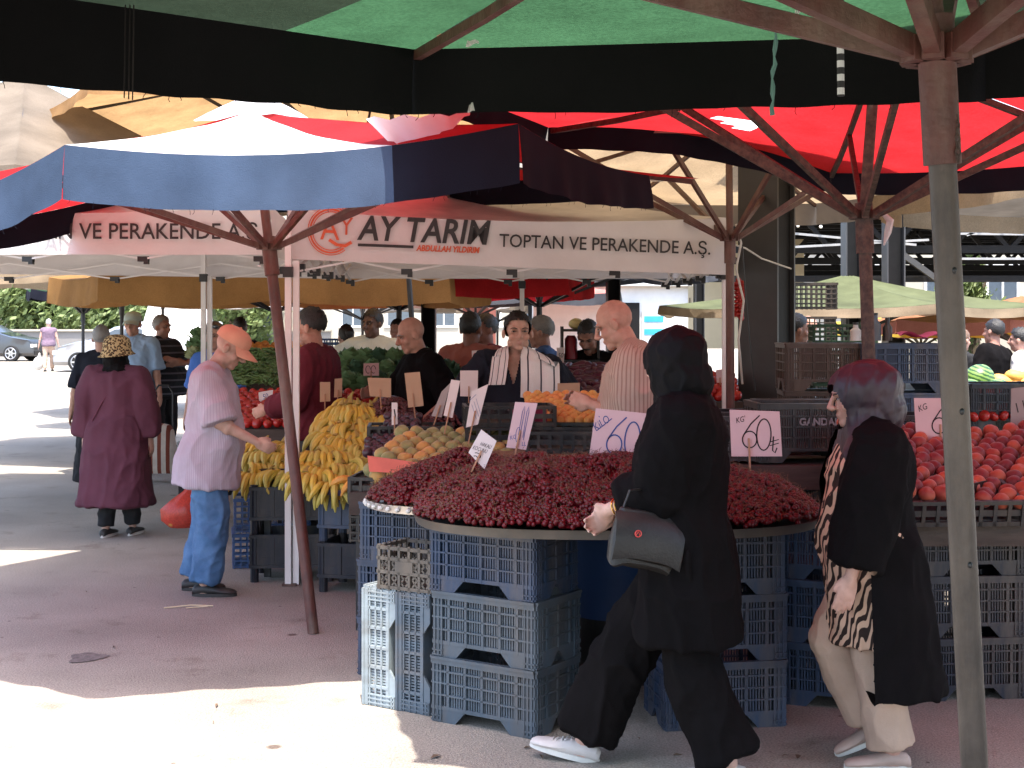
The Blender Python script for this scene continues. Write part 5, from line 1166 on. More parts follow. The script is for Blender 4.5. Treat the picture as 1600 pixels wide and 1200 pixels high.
# ---------------------------------------------------------------- people
def waves(co, seed, freq, n=6, aniso=(1, 1, .35)):
    g = np.random.default_rng(seed); out = np.zeros(len(co))
    for i in range(n):
        k = g.normal(size=3) * np.array(aniso); k *= freq * (.6 + .9 * g.random()) / (np.linalg.norm(k) + 1e-6) * (.5 + np.linalg.norm(k) / 2)
        out += np.sin(co @ k + g.random() * 6.28 + .8 * np.sin(co @ np.roll(k, 1) * .6)) / n ** .5
    return out
def remesh(mb, voxel, smooth=3):
    me = mb.mesh('tmp', [], None, False)
    o = bpy.data.objects.new('tmp', me); COL.objects.link(o)
    m = o.modifiers.new('r', 'REMESH'); m.mode = 'VOXEL'; m.voxel_size = voxel
    if smooth:
        m2 = o.modifiers.new('s', 'SMOOTH'); m2.iterations = smooth; m2.factor = .5
    dg = bpy.context.evaluated_depsgraph_get(); dg.update()
    me2 = bpy.data.meshes.new_from_object(o.evaluated_get(dg))
    bpy.data.objects.remove(o); bpy.data.meshes.remove(me)
    return me2
def mco(me):
    a = np.empty(len(me.vertices) * 3); me.vertices.foreach_get('co', a); return a.reshape(-1, 3)
def mno(me):
    a = np.empty(len(me.vertices) * 3, dtype=np.float32); me.vertex_normals.foreach_get('vector', a); return a.reshape(-1, 3).astype(float)
def put(me, co): me.vertices.foreach_set('co', co.reshape(-1)); me.update()
def finish(me, name, m, parent):
    me.name = name; me.materials.clear(); me.materials.append(m)
    me.polygons.foreach_set('use_smooth', [True] * len(me.polygons)); me.update()
    o = bpy.data.objects.new(name, me); COL.objects.link(o); o.parent = parent; return o
def cut(me, keep):     # keep: bool per vertex
    bm = bmesh.new(); bm.from_mesh(me); bm.verts.ensure_lookup_table()
    bmesh.ops.delete(bm, geom=[v for v, k in zip(bm.verts, keep) if not k], context='VERTS')
    bm.to_mesh(me); bm.free(); me.update()
def ik(a, b, la, lb, pole):
    a = Vector(a); b = Vector(b); d = b - a; D = d.length
    if D > (la + lb) * .999: b = a + d * ((la + lb) * .999 / D); d = b - a; D = d.length
    t = d / D; x = (la * la - lb * lb + D * D) / (2 * D); h = math.sqrt(max(la * la - x * x, 0))
    p = Vector(pole); p = (p - t * p.dot(t)).normalized()
    return a + t * x + p * h, b
SKIN = vcol_mat('skin')
EYE_M = None
def cloth(name, col, **k):
    k.setdefault('rough', .85); k.setdefault('bump', .25); k.setdefault('bscale', 220); k.setdefault('scale', 5); k.setdefault('var', .12); k.setdefault('spec', .2)
    return mat(name, col, **k)
eye_white = mat('eye white', (.38, .34, .31), rough=.25, var=.02)
eye_dark = mat('iris', (.015, .01, .008), rough=.15, var=.02)
hair_black = mat('black hair', (.012, .010, .009), rough=.5, bump=.6, bscale=90, stretch=(3, 1, 1))
hair_gray = mat('gray hair', (.16, .15, .145), col2=(.32, .31, .30), rough=.6, bump=.6, bscale=90)
hair_white = mat('white hair', (.45, .44, .42), rough=.6, bump=.6, bscale=90)
sole_white = mat('white sole', (.6, .58, .54), rough=.7)
def person(label, x, y, head, H=1.7, w=1.0, belly=0., lean=0., side=0., hp=0., hy=0., ht=0., lh=None, rh=None, lel=(-.5, -1, 0), rel=(.5, -1, 0),
           lf=(-.1, 0, 0), rf=(.1, 0, 0), crouch=0., skin=(.42, .25, .18), top=None, bottom=None, coat=None, hair=None, hijab=None, shoes=None,
           voxel=.01, face=False, z0=0., beard=0., group=None, hwide=1.0, dh=0., hand_dir_l=None, hand_dir_r=None, curl=.5, twist=0., cat='person', hscale=1.05):
    """local frame: forward +y, the person's right +x"""
    s = H / 1.712; near = voxel < .008
    E = thing('person', label, cat, (x, y, z0), R(head), group)
    Xw = 1.0
    O = V(dh, 0, .90 - crouch)
    la_ = R(lean); sd = R(side)
    up = V(math.sin(sd), math.sin(la_), math.cos(la_)).normalized(); X = V(1, 0, 0); fw = V(0, math.cos(la_), -math.sin(la_))
    X = (X - up * X.dot(up)).normalized(); fw = up.cross(X)
    def tp(a, b, c):
        q = R(twist) * min(max(c / .45, 0), 1); ca, sa = math.cos(q), math.sin(q)
        return O + X * (a * ca - b * sa) + fw * (a * sa + b * ca) + up * c
    hR = Matrix((X, fw, up)).transposed() @ Matrix.Rotation(R(hy + twist), 3, 'Z') @ Matrix.Rotation(R(-hp), 3, 'X') @ Matrix.Rotation(R(ht), 3, 'Y')
    Hb = tp(0, .018 + .0012 * max(hp, 0), .557)
    def hpnt(a, b, c): return Hb + hR @ (V(a * hwide, b, c) * hscale)
    sh = {k: tp(sg * .165 * w, -.01, .465) for k, sg in (('l', -1), ('r', 1))}
    hip = {k: O + V(sg * .09 * (.6 + .4 * w), 0, -.03) for k, sg in (('l', -1), ('r', 1))}
    tgt = {'l': V(*lh) if lh else tp(-.25 * w - .03, .04, -.10), 'r': V(*rh) if rh else tp(.25 * w + .03, .04, -.10)}
    el = {}; wr = {}
    for k, pole in (('l', lel), ('r', rel)):
        el[k], wr[k] = ik(sh[k], tgt[k], .285, .25, X * pole[0] + fw * pole[1] + up * pole[2])
    kn = {}; an = {}
    for k, ft in (('l', lf), ('r', rf)):
        t_ = V(ft[0], ft[1] - .02, .085 + ft[2]); ll_ = max(.397, (t_ - hip[k]).length * .5015)
        kn[k], an[k] = ik(hip[k], t_, ll_, ll_, V(0, 1, 0))
    ftdir = {}
    for k, ft in (('l', lf), ('r', rf)):
        pitch = ft[3] if len(ft) > 3 else 0.
        ftdir[k] = V(0, math.cos(R(pitch)), math.sin(R(pitch)))
    N = 18
    def ring(c, rx, ry, ax=None, ay=None, pw=2.3):
        ax = ax or X; ay = ay or fw; o = []
        for i in range(N):
            a = 2 * math.pi * i / N; ca, sa = math.cos(a), math.sin(a)
            o.append(c + ax * (rx * abs(ca) ** (2 / pw) * (1 if ca > 0 else -1)) + ay * (ry * abs(sa) ** (2 / pw) * (1 if sa > 0 else -1)))
        return o
    prof = [(-.12, .13, .10, 0), (-.03, .165, .125, -.012), (.05, .165, .125, 0), (.13, .152, .112, .012), (.22, .158, .115, .012), (.31, .172, .122, .008), (.40, .180, .118, -.002), (.455, .165, .098, -.01), (.495, .12, .078, -.014), (.53, .072, .062, -.01)]
    def torso(mb, m=0., zlo=-.2, zhi=.6, flare=0.):
        rs = []
        for z, rx, ry, oy in prof:
            if z < zlo or z > zhi: continue
            b = belly * math.exp(-((z - .10) / .13) ** 2)
            t = max(0, (.30 - z) / .4)
            rs.append(ring(tp(0, oy + b * .5, z), rx * w + m + b * .35 + flare * t, ry * (.5 + .5 * w) + m + b * .5 + flare * t, None, None))
        mb.loft(rs)
        return rs
    # ---- body
    mb = MB()
    torso(mb)
    nb = tp(0, -.01, .48)
    mb.caps(nb, hpnt(0, -.02, .06), .062, .056)
    mb.ell(hpnt(0, -.014, .145), (.077, .097, .092), hR); mb.ell(hpnt(0, .016, .082), (.062, .067, .083), hR)
    mb.ell(hpnt(0, .056, .018), (.029, .025, .023), hR)
    for sg in (-1, 1):
        mb.ell(hpnt(sg * .036, .050, .086), (.028, .026, .03), hR); mb.ell(hpnt(sg * .08, -.012, .105), (.011, .022, .032), hR @ rotm(0, 0, sg * .3))
        mb.ell(hpnt(sg * .042, .002, .048), (.022, .046, .034), hR)
    mb.tube([hpnt(0, .082, .135), hpnt(0, .098, .105), hpnt(0, .108, .086), hpnt(0, .094, .073)], [.009, .012, .0155, .010], 8)
    for sg in (-1, 1): mb.ell(hpnt(sg * .013, .093, .081), (.010, .012, .009), hR)
    mb.caps(hpnt(-.038, .072, .137), hpnt(.038, .072, .137), .013, .013, 8)
    mb.ell(hpnt(0, .077, .053), (.022, .011, .007), hR); mb.ell(hpnt(0, .074, .042), (.020, .011, .008), hR)
    for k, sg in (('l', -1), ('r', 1)):
        mb.caps(sh[k] - X * sg * .03, sh[k], .066, .058); mb.caps(nb + up * .035 + X * sg * .03, sh[k], .045, .05)
        mb.caps(sh[k], el[k], .055 * (.6 + .4 * w), .043); mb.caps(el[k], wr[k], .043, .027)
        mb.ell(el[k].lerp(wr[k], .25), (.045, .045, .05))
        # hand
        f = (wr[k] - el[k]).normalized(); hd = {'l': hand_dir_l, 'r': hand_dir_r}[k]
        if hd: f = (X * hd[0] + fw * hd[1] + up * hd[2]).normalized()
        side_in = -X * sg; pn = (side_in - f * side_in.dot(f))
        pn = pn.normalized() if pn.length > .1 else (-up + f * up.dot(f)).normalized()
        th = f.cross(pn) * (1 if sg < 0 else -1)            # towards the thumb
        if th.dot(fw) + .4 * th.dot(up) < 0: th = -th
        pc = wr[k] + f * .05
        rot = Matrix((th, pn, f)).transposed()
        mb.ell(pc, (.040, .018, .058), rot); mb.caps(wr[k], wr[k] + f * .03, .026, .027)
        for q in range(4):
            off = (q - 1.5) * .0205; L = (.030, .034, .032, .025)[q]
            p0 = wr[k] + f * (.088 - abs(q - 1.2) * .004) - th * off; dirc = f - th * off * 1.5
            c1, c2, c3 = curl * .45, curl * 1.1, curl * 1.7
            p = [p0]
            for cc, ll in ((c1, L * 1.15), (c2, L * .8), (c3, L * .65)):
                p.append(p[-1] + (dirc.normalized() * math.cos(cc) + pn * math.sin(cc)) * ll)
            mb.tube([p[0] - f * .015, p[0], p[1], p[2], p[3], p[3] + (p[3] - p[2]) * .15], [.0095, .0098, .009, .008, .0068, .003], 8)
        tb = wr[k] + f * .025 + th * .028
        mb.tube([tb - th * .02, tb, tb + f * .028 + th * .017 + pn * .01, tb + f * .055 + th * .02 + pn * .02, tb + f * .062 + th * .02 + pn * .023], [.015, .014, .0115, .009, .004], 8)
        # leg and foot
        mb.caps(hip[k], kn[k], .082 * (.5 + .5 * w), .055); mb.caps(kn[k], an[k], .052, .036); mb.ell(kn[k].lerp(an[k], .3) - V(0, .015, 0), (.05, .052, .09))
        fd = ftdir[k]; fu = V(0, -fd.z, fd.y)
        mb.caps(an[k] - fu * .045 - fd * .02, an[k] - fu * .06 + fd * .14, .034, .024)
    for i, p in enumerate(mb.v): mb.v[i] = p * s
    me = remesh(mb, voxel if near else voxel, 2)
    co = mco(me); no = mno(me)
    # paint the skin tones
    def near_h(pt, r3, rr=1.0):
        c = np.array(hpnt(*pt)) * s; loc = (co - c) @ np.array(hR); return np.exp(-((loc / (np.array(r3) * s)) ** 2).sum(1) * rr)
    tone = np.tile(np.array(skin), (len(co), 1))
    lip = near_h((0, .09, .046), (.024, .02, .011)); tone = tone * (1 - .55 * lip[:, None]) + np.array((.34, .10, .085)) * .55 * lip[:, None]
    for sg in (-1, 1):
        e = near_h((sg * .032, .085, .119), (.020, .03, .012)); co = co - np.array(hR @ V(0, 1, 0)) * (e * .010 * s)[:, None]
        tone *= (1 - .4 * e)[:, None]
        ck = near_h((sg * .04, .08, .08), (.025, .03, .025)); tone = tone * (1 - .25 * ck[:, None]) + np.array((skin[0] * 1.1, skin[1] * .75, skin[2] * .7)) * .25 * ck[:, None]
    ns = near_h((0, .11, .085), (.016, .02, .014)); tone = tone * (1 - .2 * ns[:, None]) + np.array((skin[0] * 1.05, skin[1] * .75, skin[2] * .7)) * .2 * ns[:, None]
    if beard:
        bd = near_h((0, .05, .03), (.075, .07, .045)); tone *= (1 - beard * bd)[:, None]
    put(me, co)
    at = me.color_attributes.new('tone', 'FLOAT_COLOR', 'POINT'); at.data.foreach_set('color', np.concatenate([tone, np.ones((len(co), 1))], 1).reshape(-1))
    finish(me, 'body', SKIN, E)
    W = dict(E=E, tp=lambda *a: tp(*a) * s, hp=lambda *a: hpnt(*a) * s, wr={k: wr[k] * s for k in wr}, el={k: el[k] * s for k in el}, sh={k: sh[k] * s for k in sh}, hR=hR, s=s, an=an, X=X, fw=fw, up=up)
    sd0 = int(abs(x * 1000 + y * 77)) % 9999
    def garment(mb, name, m, amp=.006, freq=16, an_=(1, 1, .35), vx=None, sm=3, keep=None):
        for i, p in enumerate(mb.v): mb.v[i] = p * s
        me = remesh(mb, vx or max(voxel * 1.3, .008), sm)
        co = mco(me); no = mno(me)
        wv = waves(co, sd0 + len(name), freq * 2.7, 6, an_); wv2 = waves(co, sd0 + 5, freq * 6.0, 6, (1, 1, .7)); wv3 = waves(co, sd0 + 9, freq * .8, 4, (1, 1, .5))
        co = co + no * (np.clip(1 - np.abs(wv), 0, 1) ** 1.5 * amp * 1.45 + np.clip(1 - np.abs(wv2), 0, 1) * amp * .6 * (.5 + .5 * np.tanh(wv3)) + wv3 * amp * .5)[:, None]
        put(me, co)
        if keep is not None: cut(me, keep(co / s))
        return finish(me, name, m, E)
    W['garment'] = garment; W['ring'] = ring
    # ---- garments
    def sleeves(mb, frac, m, rw=0.):
        for k, sg in (('l', -1), ('r', 1)):
            mb.caps(sh[k] - X * sg * .04 - up * .012, sh[k], .070 + m, .058 + m); mb.caps(tp(sg * .05, -.012, .505), sh[k], .042 + m, .048 + m)
            if frac <= .5:
                e = sh[k].lerp(el[k], frac * 2); r1 = .058 + m + rw
                mb.tube([sh[k], sh[k].lerp(e, .5), e], [.058 + m, .054 + m + rw * .6, r1], 14)
            else:
                mb.tube([sh[k], sh[k].lerp(el[k], .55), el[k], el[k].lerp(wr[k], .02)], [.064 + m, .056 + m + rw, .047 + m + rw, .047 + m + rw], 14)
                mb.ell(el[k], .047 + m + rw)
                e = el[k].lerp(wr[k], (frac - .5) * 2)
                mb.tube([el[k], el[k].lerp(e, .5), e], [.047 + m + rw, .043 + m + rw, .036 + m + rw], 14)
    if bottom:
        mb = MB(); mm = .012 + bottom.get('loose', 0)
        if bottom.get('kind', 'trousers') == 'trousers':
            rs = [ring(tp(0, o + belly * .4 * math.exp(-((z - .10) / .13) ** 2), z), rx * w + .010, ry * (.5 + .5 * w) + .010 + belly * .4 * math.exp(-((z - .10) / .13) ** 2)) for z, rx, ry, o in prof[:4]]
            mb.loft(rs)
            fl = bottom.get('flare', 0)
            for k in 'lr':
                e = kn[k].lerp(an[k], bottom.get('length', .97))
                mb.tube([hip[k] + V(0, 0, .02), hip[k].lerp(kn[k], .5), kn[k], kn[k].lerp(e, .5), e], [.088 * (.5 + .5 * w) + mm, .073 * (.5 + .5 * w) + mm, .058 + mm + fl * .3, .054 + mm + fl * .6, .047 + mm + fl], 16)
                mb.ell(kn[k], .058 + mm + fl * .3)
        else:
            zt = .12; zb = -.90 + bottom.get('hem', .12); rs = []
            for i in range(7):
                t = i / 6; z = zt + (zb - zt) * t
                rs.append(ring(tp(0, 0, z) if z > 0 else O + V(0, 0, z), .16 * w + .015 + bottom.get('flare', .06) * t, .13 * w + .015 + bottom.get('flare', .06) * t + (belly * .3)))
            mb.loft(rs)
        garment(mb, bottom.get('name', 'trousers'), bottom['m'], bottom.get('amp', .007), bottom.get('freq', 13), (1, 1, .5))
    if top:
        mb = MB(); m = .014 + top.get('loose', 0)
        hem = top.get('hem', -.08)
        rs = []
        zs = [hem, max(hem + .05, -.03)] + [z for z, *_ in prof if z > -.03]
        pz = [p[0] for p in prof]
        for z in zs:
            zc = max(z, -.06); rx, ry, oy = (np.interp(zc, pz, [p[j] for p in prof]) for j in (1, 2, 3))
            b = belly * math.exp(-((max(z, .02) - .10) / .15) ** 2); t = max(0, (.30 - z) / .45)
            mg = m if z < .5 else .010
            fl = top.get('flare', .02) * t
            rs.append(ring(tp(0, oy + b * .5, z), rx * w + mg + b * .35 + fl, ry * (.5 + .5 * w) + mg + b * .5 + fl))
        mb.loft(rs); sleeves(mb, top.get('sleeve', .5), m, top.get('rw', .012))
        garment(mb, top.get('name', 'shirt'), top['m'], top.get('amp', .007), top.get('freq', 13), keep=top.get('keep'), vx=top.get('vx'))
        if top.get('collar', True):
            mb = MB(); c0 = tp(0, -.006, .515); rs = []
            for z, r in ((0, .080), (.02, .076), (.035, .074), (.035, .068), (0, .066)):
                rs.append(ring(tp(0, -.004 + z * .2, .512 + z), r, r * .93, None, None, 2))
            mb.loft(rs, cap=False)
            for sg in (-1, 1):
                a = tp(sg * .02, .075, .535); mb.add([tp(sg * .066, .04, .545), a, tp(sg * .03, .118, .475), tp(sg * .078, .088, .488)], [(0, 1, 2, 3)])
            for i, p in enumerate(mb.v): mb.v[i] = p * s
            mb.build('collar', top.get('cm', top['m']), E, local=True, smooth='all')
    if coat:
        mb = MB(); m = .022 + coat.get('loose', 0); hem = coat.get('hem', -.5); rs = []
        pz = [p[0] for p in prof]
        for i in range(8):
            z = hem + (.02 - hem) * i / 8; t = 1 - i / 8
            b = belly * math.exp(-((max(z, .02) - .10) / .15) ** 2)
            sway = V(0, coat.get('sway', 0) * t, 0)
            c = O + V(0, b * .5, z) + sway
            rs.append(ring(c, .168 * w + m + coat.get('flare', .05) * t + b * .35, .128 * (.5 + .5 * w) + m + coat.get('flare', .05) * t + b * .5, V(1, 0, 0), V(0, 1, 0)))
        for z in [q for q in pz if q > .02]:
            rx, ry, oy = (np.interp(z, pz, [p[j] for p in prof]) for j in (1, 2, 3)); b = belly * math.exp(-((z - .10) / .15) ** 2)
            mg = m if z < .5 else .012
            rs.append(ring(tp(0, oy + b * .5, z), rx * w + mg + b * .35, ry * (.5 + .5 * w) + mg + b * .5))
        mb.loft(rs); sleeves(mb, coat.get('sleeve', .95), m, coat.get('rw', .012))
        garment(mb, coat.get('name', 'coat'), coat['m'], coat.get('amp', .009), coat.get('freq', 11), keep=coat.get('keep'))
    if hair:
        mb = MB(); st = hair.get('kind', 'short'); th = hair.get('thick', 1.0)
        mb.ell(V(0, -.018, .147), (.0785 * th, .104 * th, .099 * th), None, 40, 30)
        if st == 'bun': mb.ell(V(0, -.12, .16), (.045, .045, .045), None, 14, 10); mb.ell(V(0, -.06, .08), (.06, .05, .06), None, 14, 10)
        if st == 'long': mb.ell(V(0, -.06, .03), (.085, .06, .16), None, 18, 14)
        zm = hair.get('zmax', 1)
        fs = []
        for f in mb.f:
            c = sum((mb.v[i] for i in f), V(0, 0, 0)) / len(f)
            zl = np.interp(c.y, [-.13, -.05, .0, .025, .05, .085], [.068, .098, .130, .150, hair.get('line', .178), hair.get('line', .178) + .008])
            if c.z > zl + .006 * math.sin(c.x * 190) and c.z < zm: fs.append(f)
        mb.f = fs; mb.m = [0] * len(fs)
        g = np.random.default_rng(sd0)
        for i, p in enumerate(mb.v): mb.v[i] = hpnt(*(p * (1 + abs(g.normal()) * .022))) * s
        mb.build('hair', hair['m'], E, local=True, smooth='all')
    if hijab:
        mb = MB(); bg = hijab.get('big', 1.0); bk = -.13 * (bg - 1)
        mb.ell(V(0, -.02 + bk, .133), (.098 * bg, .123 * bg, .118), None, 20, 14)
        mb.caps(V(0, -.035 + bk, .11), V(0, -.06 + bk, .05), .095 * bg, .09 * bg)
        for i in range(len(mb.v)): mb.v[i] = hpnt(*mb.v[i])
        rs = [ring(hpnt(0, -.01 + bk, .10), .088 * bg, .10 * bg), ring(hpnt(0, -.012 + bk, .04), .092 * bg, .098 * bg), ring(tp(0, .0, .56), .10 * bg, .10), ring(tp(0, -.005, .51), .145, .115), ring(tp(0, -.01, .455), .185 * w + .01, .135), ring(tp(0, -.005, hijab.get('drop', .38)), .195 * w + .02, .15)]
        if hijab.get('short'): rs = rs[:-2]
        mb.loft(rs)
        hRn = np.array(hR); Hn = np.array(Hb)
        def keep(c):
            l = (c - Hn) @ hRn / hscale
            return ~((l[:, 1] > .035) & (((l[:, 0] / .066) ** 2 + ((l[:, 2] - .088) / .088) ** 2) < 1) & (l[:, 2] > -.03))
        garment(mb, 'headscarf', hijab['m'], hijab.get('amp', .006), hijab.get('freq', 20), (1, 1, .5), vx=max(voxel, .007), keep=keep)
    if shoes:
        for k in 'lr':
            fd = ftdir[k]; fu = V(0, -fd.z, fd.y); xx = V(1, 0, 0); c0 = an[k] - fu * .082
            mb = MB(); rs = []
            for t, hw, hh in ((-.075, .022, .045), (-.06, .034, .062), (0, .036, .075), (.05, .038, .062), (.10, .046, .048), (.15, .046, .04), (.185, .034, .032), (.2, .016, .022)):
                c = c0 + fd * t; r = []
                for i in range(12):
                    a = 2 * math.pi * i / 12; r.append(c + xx * (hw * math.cos(a)) + fu * (hh * .5 + hh * .5 * math.sin(a) + .006))
                rs.append(r)
            mb.loft(rs, mi=0)
            rs = []
            for zz in (-.002, .018):
                r = []
                for i in range(20):
                    a = 2 * math.pi * i / 20; ca = math.cos(a); sa = math.sin(a)
                    r.append(c0 + fd * (.062 + .142 * ca) + xx * ((.043 + .004 * ca) * sa) + fu * zz)
                rs.append(r)
            mb.loft(rs, mi=1)
            if shoes.get('laces'):
                for q in range(5):
                    c = c0 + fd * (.045 + .018 * q) + fu * (.072 - .006 * q); mb.tube([c - xx * .024 + fd * .006 * (q % 2), c + fu * .006, c + xx * .024 - fd * .006 * (q % 2)], .0028, 6, 1)
                mb.tube([c0 + fd * .04 + fu * .074, c0 + fd * .03 + fu * .09 + xx * .02, c0 + fd * .05 + fu * .085 + xx * .035, c0 + fd * .045 + fu * .073], .002, 5, 1)
            for i, p in enumerate(mb.v): mb.v[i] = p * s
            mb.build('shoe', [shoes['m'], shoes.get('sole', shoes['m'])], E, local=True)
    if face:
        for sg in (-1, 1):
            mb = MB()
            mb.ell(hpnt(sg * .031, .0735, .118), (.0115, .0085, .0050), hR, 12, 8, 0)
            mb.ell(hpnt(sg * .031 + .001, .0790, .1185), (.0056, .0042, .0048), hR, 10, 6, 1)
            mb.tube([hpnt(sg * (.031 + q * .0145), .0797 - abs(q) * .006, .1222 - abs(q) * .004) for q in (-1, -.5, 0, .5, 1)], [.0012, .0022, .0025, .0022, .0012], 6, 1)
            for i, p in enumerate(mb.v): mb.v[i] = p * s
            mb.build('eye', [eye_white, eye_dark], E, local=True)
            mb = MB(); mb.tube([hpnt(sg * .013, .088, .134), hpnt(sg * .028, .0875, .140), hpnt(sg * .042, .078, .139), hpnt(sg * .052, .066, .133)], [.003, .0048, .004, .0015], 8, flat=.8)
            for i, p in enumerate(mb.v): mb.v[i] = p * s
            mb.build('eyebrow', face if face is not True else hair_black, E, local=True)
    return W
def cap_hat(W, m, brim=True):
    hp_, s = W['hp'], W['s']
    mb = MB(); n = 22; rs = []
    for z, rx, ry in ((.150, .088, .110), (.165, .089, .111), (.195, .086, .107), (.222, .072, .09), (.24, .048, .06), (.247, .012, .015)):
        rs.append([hp_(rx * math.cos(2 * math.pi * k / n), -.012 + ry * math.sin(2 * math.pi * k / n), z + (.012 if False else 0)) for k in range(n)])
    mb.loft(rs)
    mb.ell(hp_(0, -.012, .249), (.008, .008, .006))
    o = mb.build('cap', m, W['E'], local=True)
    mb = MB(); vs = []; fs = []
    for j in range(6):
        for i in range(13):
            a = math.pi * (.12 + .76 * i / 12); t = j / 5
            r = 1 + .0; vs.append(hp_((.086 * math.cos(a)) * (1 + .05 * t), -.012 + .108 * math.sin(a) + t * .085 * math.sin(a) ** .8, .156 - .03 * t - .02 * math.cos(a) ** 2 * (.3 + t)))
    for j in range(5):
        for i in range(12): a = j * 13 + i; fs.append((a, a + 1, a + 14, a + 13))
    vs2 = [v - (W['hR'] @ V(0, 0, .004)) for v in vs]; nn = len(vs)
    mb.add(vs + vs2, fs + [tuple(reversed([q + nn for q in f])) for f in fs] + [(60 + i + 5, 60 + i + 6, 60 + i + 6 + nn, 60 + i + 5 + nn) for i in range(12)])
    c = mb.build('brim', m, W['E'], local=True, smooth='all')
    return o
# ---------------------------------------------------------------- the people
def X_(u, d): return (u - 800) * d / F
black_c = cloth('black fabric', (.0055, .0047, .0050), rough=.9, spec=.06); black_t = cloth('black trouser fabric', (.0062, .0053, .0055), rough=.9, spec=.06); black_h = cloth('black headscarf fabric', (.0036, .003, .0033), rough=.7, spec=.12)
jean = cloth('blue jeans', (.055, .125, .25), col2=(.09, .18, .32), scale=9, bump=.3); lilac = cloth('lilac shirt', (.40, .345, .40), pattern=('vstripes', 110, .35, (.345, .29, .35))); dark_shoe = mat('dark shoe', (.02, .017, .016), rough=.6); white_shoe = mat('white trainer', (.55, .50, .47), rough=.7, bump=.2); beige_shoe = mat('beige loafer', (.42, .30, .25), rough=.55)
navy_c = cloth('navy shirt', (.010, .012, .020)); maroon = cloth('maroon shirt', (.115, .016, .026)); purple = cloth('plum coat', (.085, .027, .043)); gray_t = cloth('grey trousers', (.06, .058, .056)); dark_t = cloth('dark trousers', (.018, .018, .020))
beige_t = cloth('beige trousers', (.46, .32, .24)); zebra = cloth('zebra print blouse', (.58, .37, .26), pattern=('zebra', 16, (.03, .018, .015)), bump=.15)
lblue = cloth('light blue shirt', (.28, .40, .56)); dpolo = cloth('dark polo', (.022, .026, .032), pattern=('stripes', 2, .075, .25, (.12, .12, .15))); pale = cloth('pale grey green shirt', (.50, .54, .52)); brick = cloth('brick shirt', (.30, .10, .075)); denim_c = cloth('denim shirt', (.045, .085, .19)); stripe = cloth('striped shirt', (.43, .335, .275), pattern=('vstripes', 84, .35, (.30, .20, .16))); whitec = cloth('white shirt', (.62, .60, .60)); pinkw = cloth('pale pink dress', (.60, .44, .48)); bluec = cloth('blue top', (.06, .14, .42))
quilt = cloth('black quilted cloth', (.012, .011, .012), bump=.6, bscale=30)
leo = cloth('leopard hat', (.46, .33, .17), pattern=('leopard', 62)); capm = cloth('peach orange cap', (.54, .27, .185)); capw = cloth('pale teal cap', (.35, .44, .43))
satin = cloth('shiny dark plum headscarf', (.055, .022, .032), col2=(.022, .020, .026), rough=.46, spec=.4, scale=5, stretch=(1, 1, .5), bump=.35, bscale=26)
# woman in black in front
w1 = person('woman in black headscarf, tunic and wide trousers striding left with a handbag', X_(1078, 5.12), 5.12, 78, H=1.64, w=1.08, belly=.02, lean=3, hp=4, hy=-30, lh=(-.02, .30, 1.00), rh=(.07, .29, .97), lel=(-.6, -1, -.3), rel=(.6, -1, 0),
    lf=(-.10, -.13, .0), rf=(.08, .44, .0, 12), skin=(.52, .34, .27), bottom=dict(m=black_t, loose=.024, flare=.034, amp=.014, freq=9, length=.93), coat=dict(m=black_c, hem=-.36, loose=.018, flare=.025, sleeve=.80, rw=.018, name='tunic', amp=.012, freq=8), hijab=dict(m=black_h, big=1.01, amp=.006, freq=16, drop=.38), shoes=dict(m=white_shoe, sole=sole_white, laces=True), voxel=.006, curl=.75, hand_dir_l=(.55, .5, -.45), crouch=.02)
brace_m = mat('gold bracelet', (.70, .42, .12), rough=.25, metal=1)
def torus(mb, c, ax, r, t, n=28, k=8):
    c = Vector(c); ax = Vector(ax).normalized(); a = ax.orthogonal().normalized(); b = ax.cross(a)
    mb.tube([c + a * (r * math.cos(6.2832 * i / n)) + b * (r * math.sin(6.2832 * i / n)) for i in range(n + 1)], t, k, cap=False)
for q in (.03, .045):
    mb = MB(); ax = (w1['wr']['l'] - w1['el']['l']).normalized(); torus(mb, w1['wr']['l'] - ax * q, ax, .031, .0032); mb.build('bracelet', brace_m, w1['E'], local=True)
E1 = w1['E']
def w2w(W, p): return Vector(W['E'].location) + Matrix.Rotation(W['E'].rotation_euler.z, 3, 'Z') @ Vector(p)
# her handbag
leather = mat('black leather', (.013, .012, .0115), col2=(.028, .026, .024), rough=.38, spec=.3, scale=4, bump=.2, bscale=120)
HB = thing('handbag', 'grey black leather handbag with a small red emblem carried by the woman in black', 'handbag', tuple(P(1012, 850, 4.93)))
c = P(1008, 840, 4.93); bx_ = V(.97, .20, 0).normalized(); by_ = V(-.2, .97, 0).normalized(); til = Matrix.Rotation(R(12), 3, by_)
def bp_(a, b, e): return c + til @ (bx_ * a + V(0, 0, b) + by_ * e)
mb = MB(); rs = []
for z, hw, hd in ((-.105, .105, .045), (-.10, .118, .055), (-.03, .125, .055), (.05, .118, .038), (.088, .11, .018), (.092, .105, .008)):
    r = []
    for k in range(28):
        t = 6.2832 * k / 28; ca, sa = math.cos(t), math.sin(t); r.append(bp_(hw * abs(ca) ** .45 * (1 if ca > 0 else -1), z + .012 * math.sin(3 * t) * (z < -.05), hd * abs(sa) ** .6 * (1 if sa > 0 else -1)))
    rs.append(r)
mb.loft(rs); mb.build('body', leather, HB)
mb = MB(); rs = []
for z, e in ((.092, -.012), (.06, -.047), (.0, -.066), (-.055, -.068), (-.07, -.066)): rs.append([bp_(a * .128 * (1 if z > 0 else .97), z - .02 * abs(a) ** 3, e) for a in np.linspace(-1, 1, 12)] + [bp_(a * .128, z - .02 * abs(a) ** 3, e + .006) for a in np.linspace(1, -1, 12)])
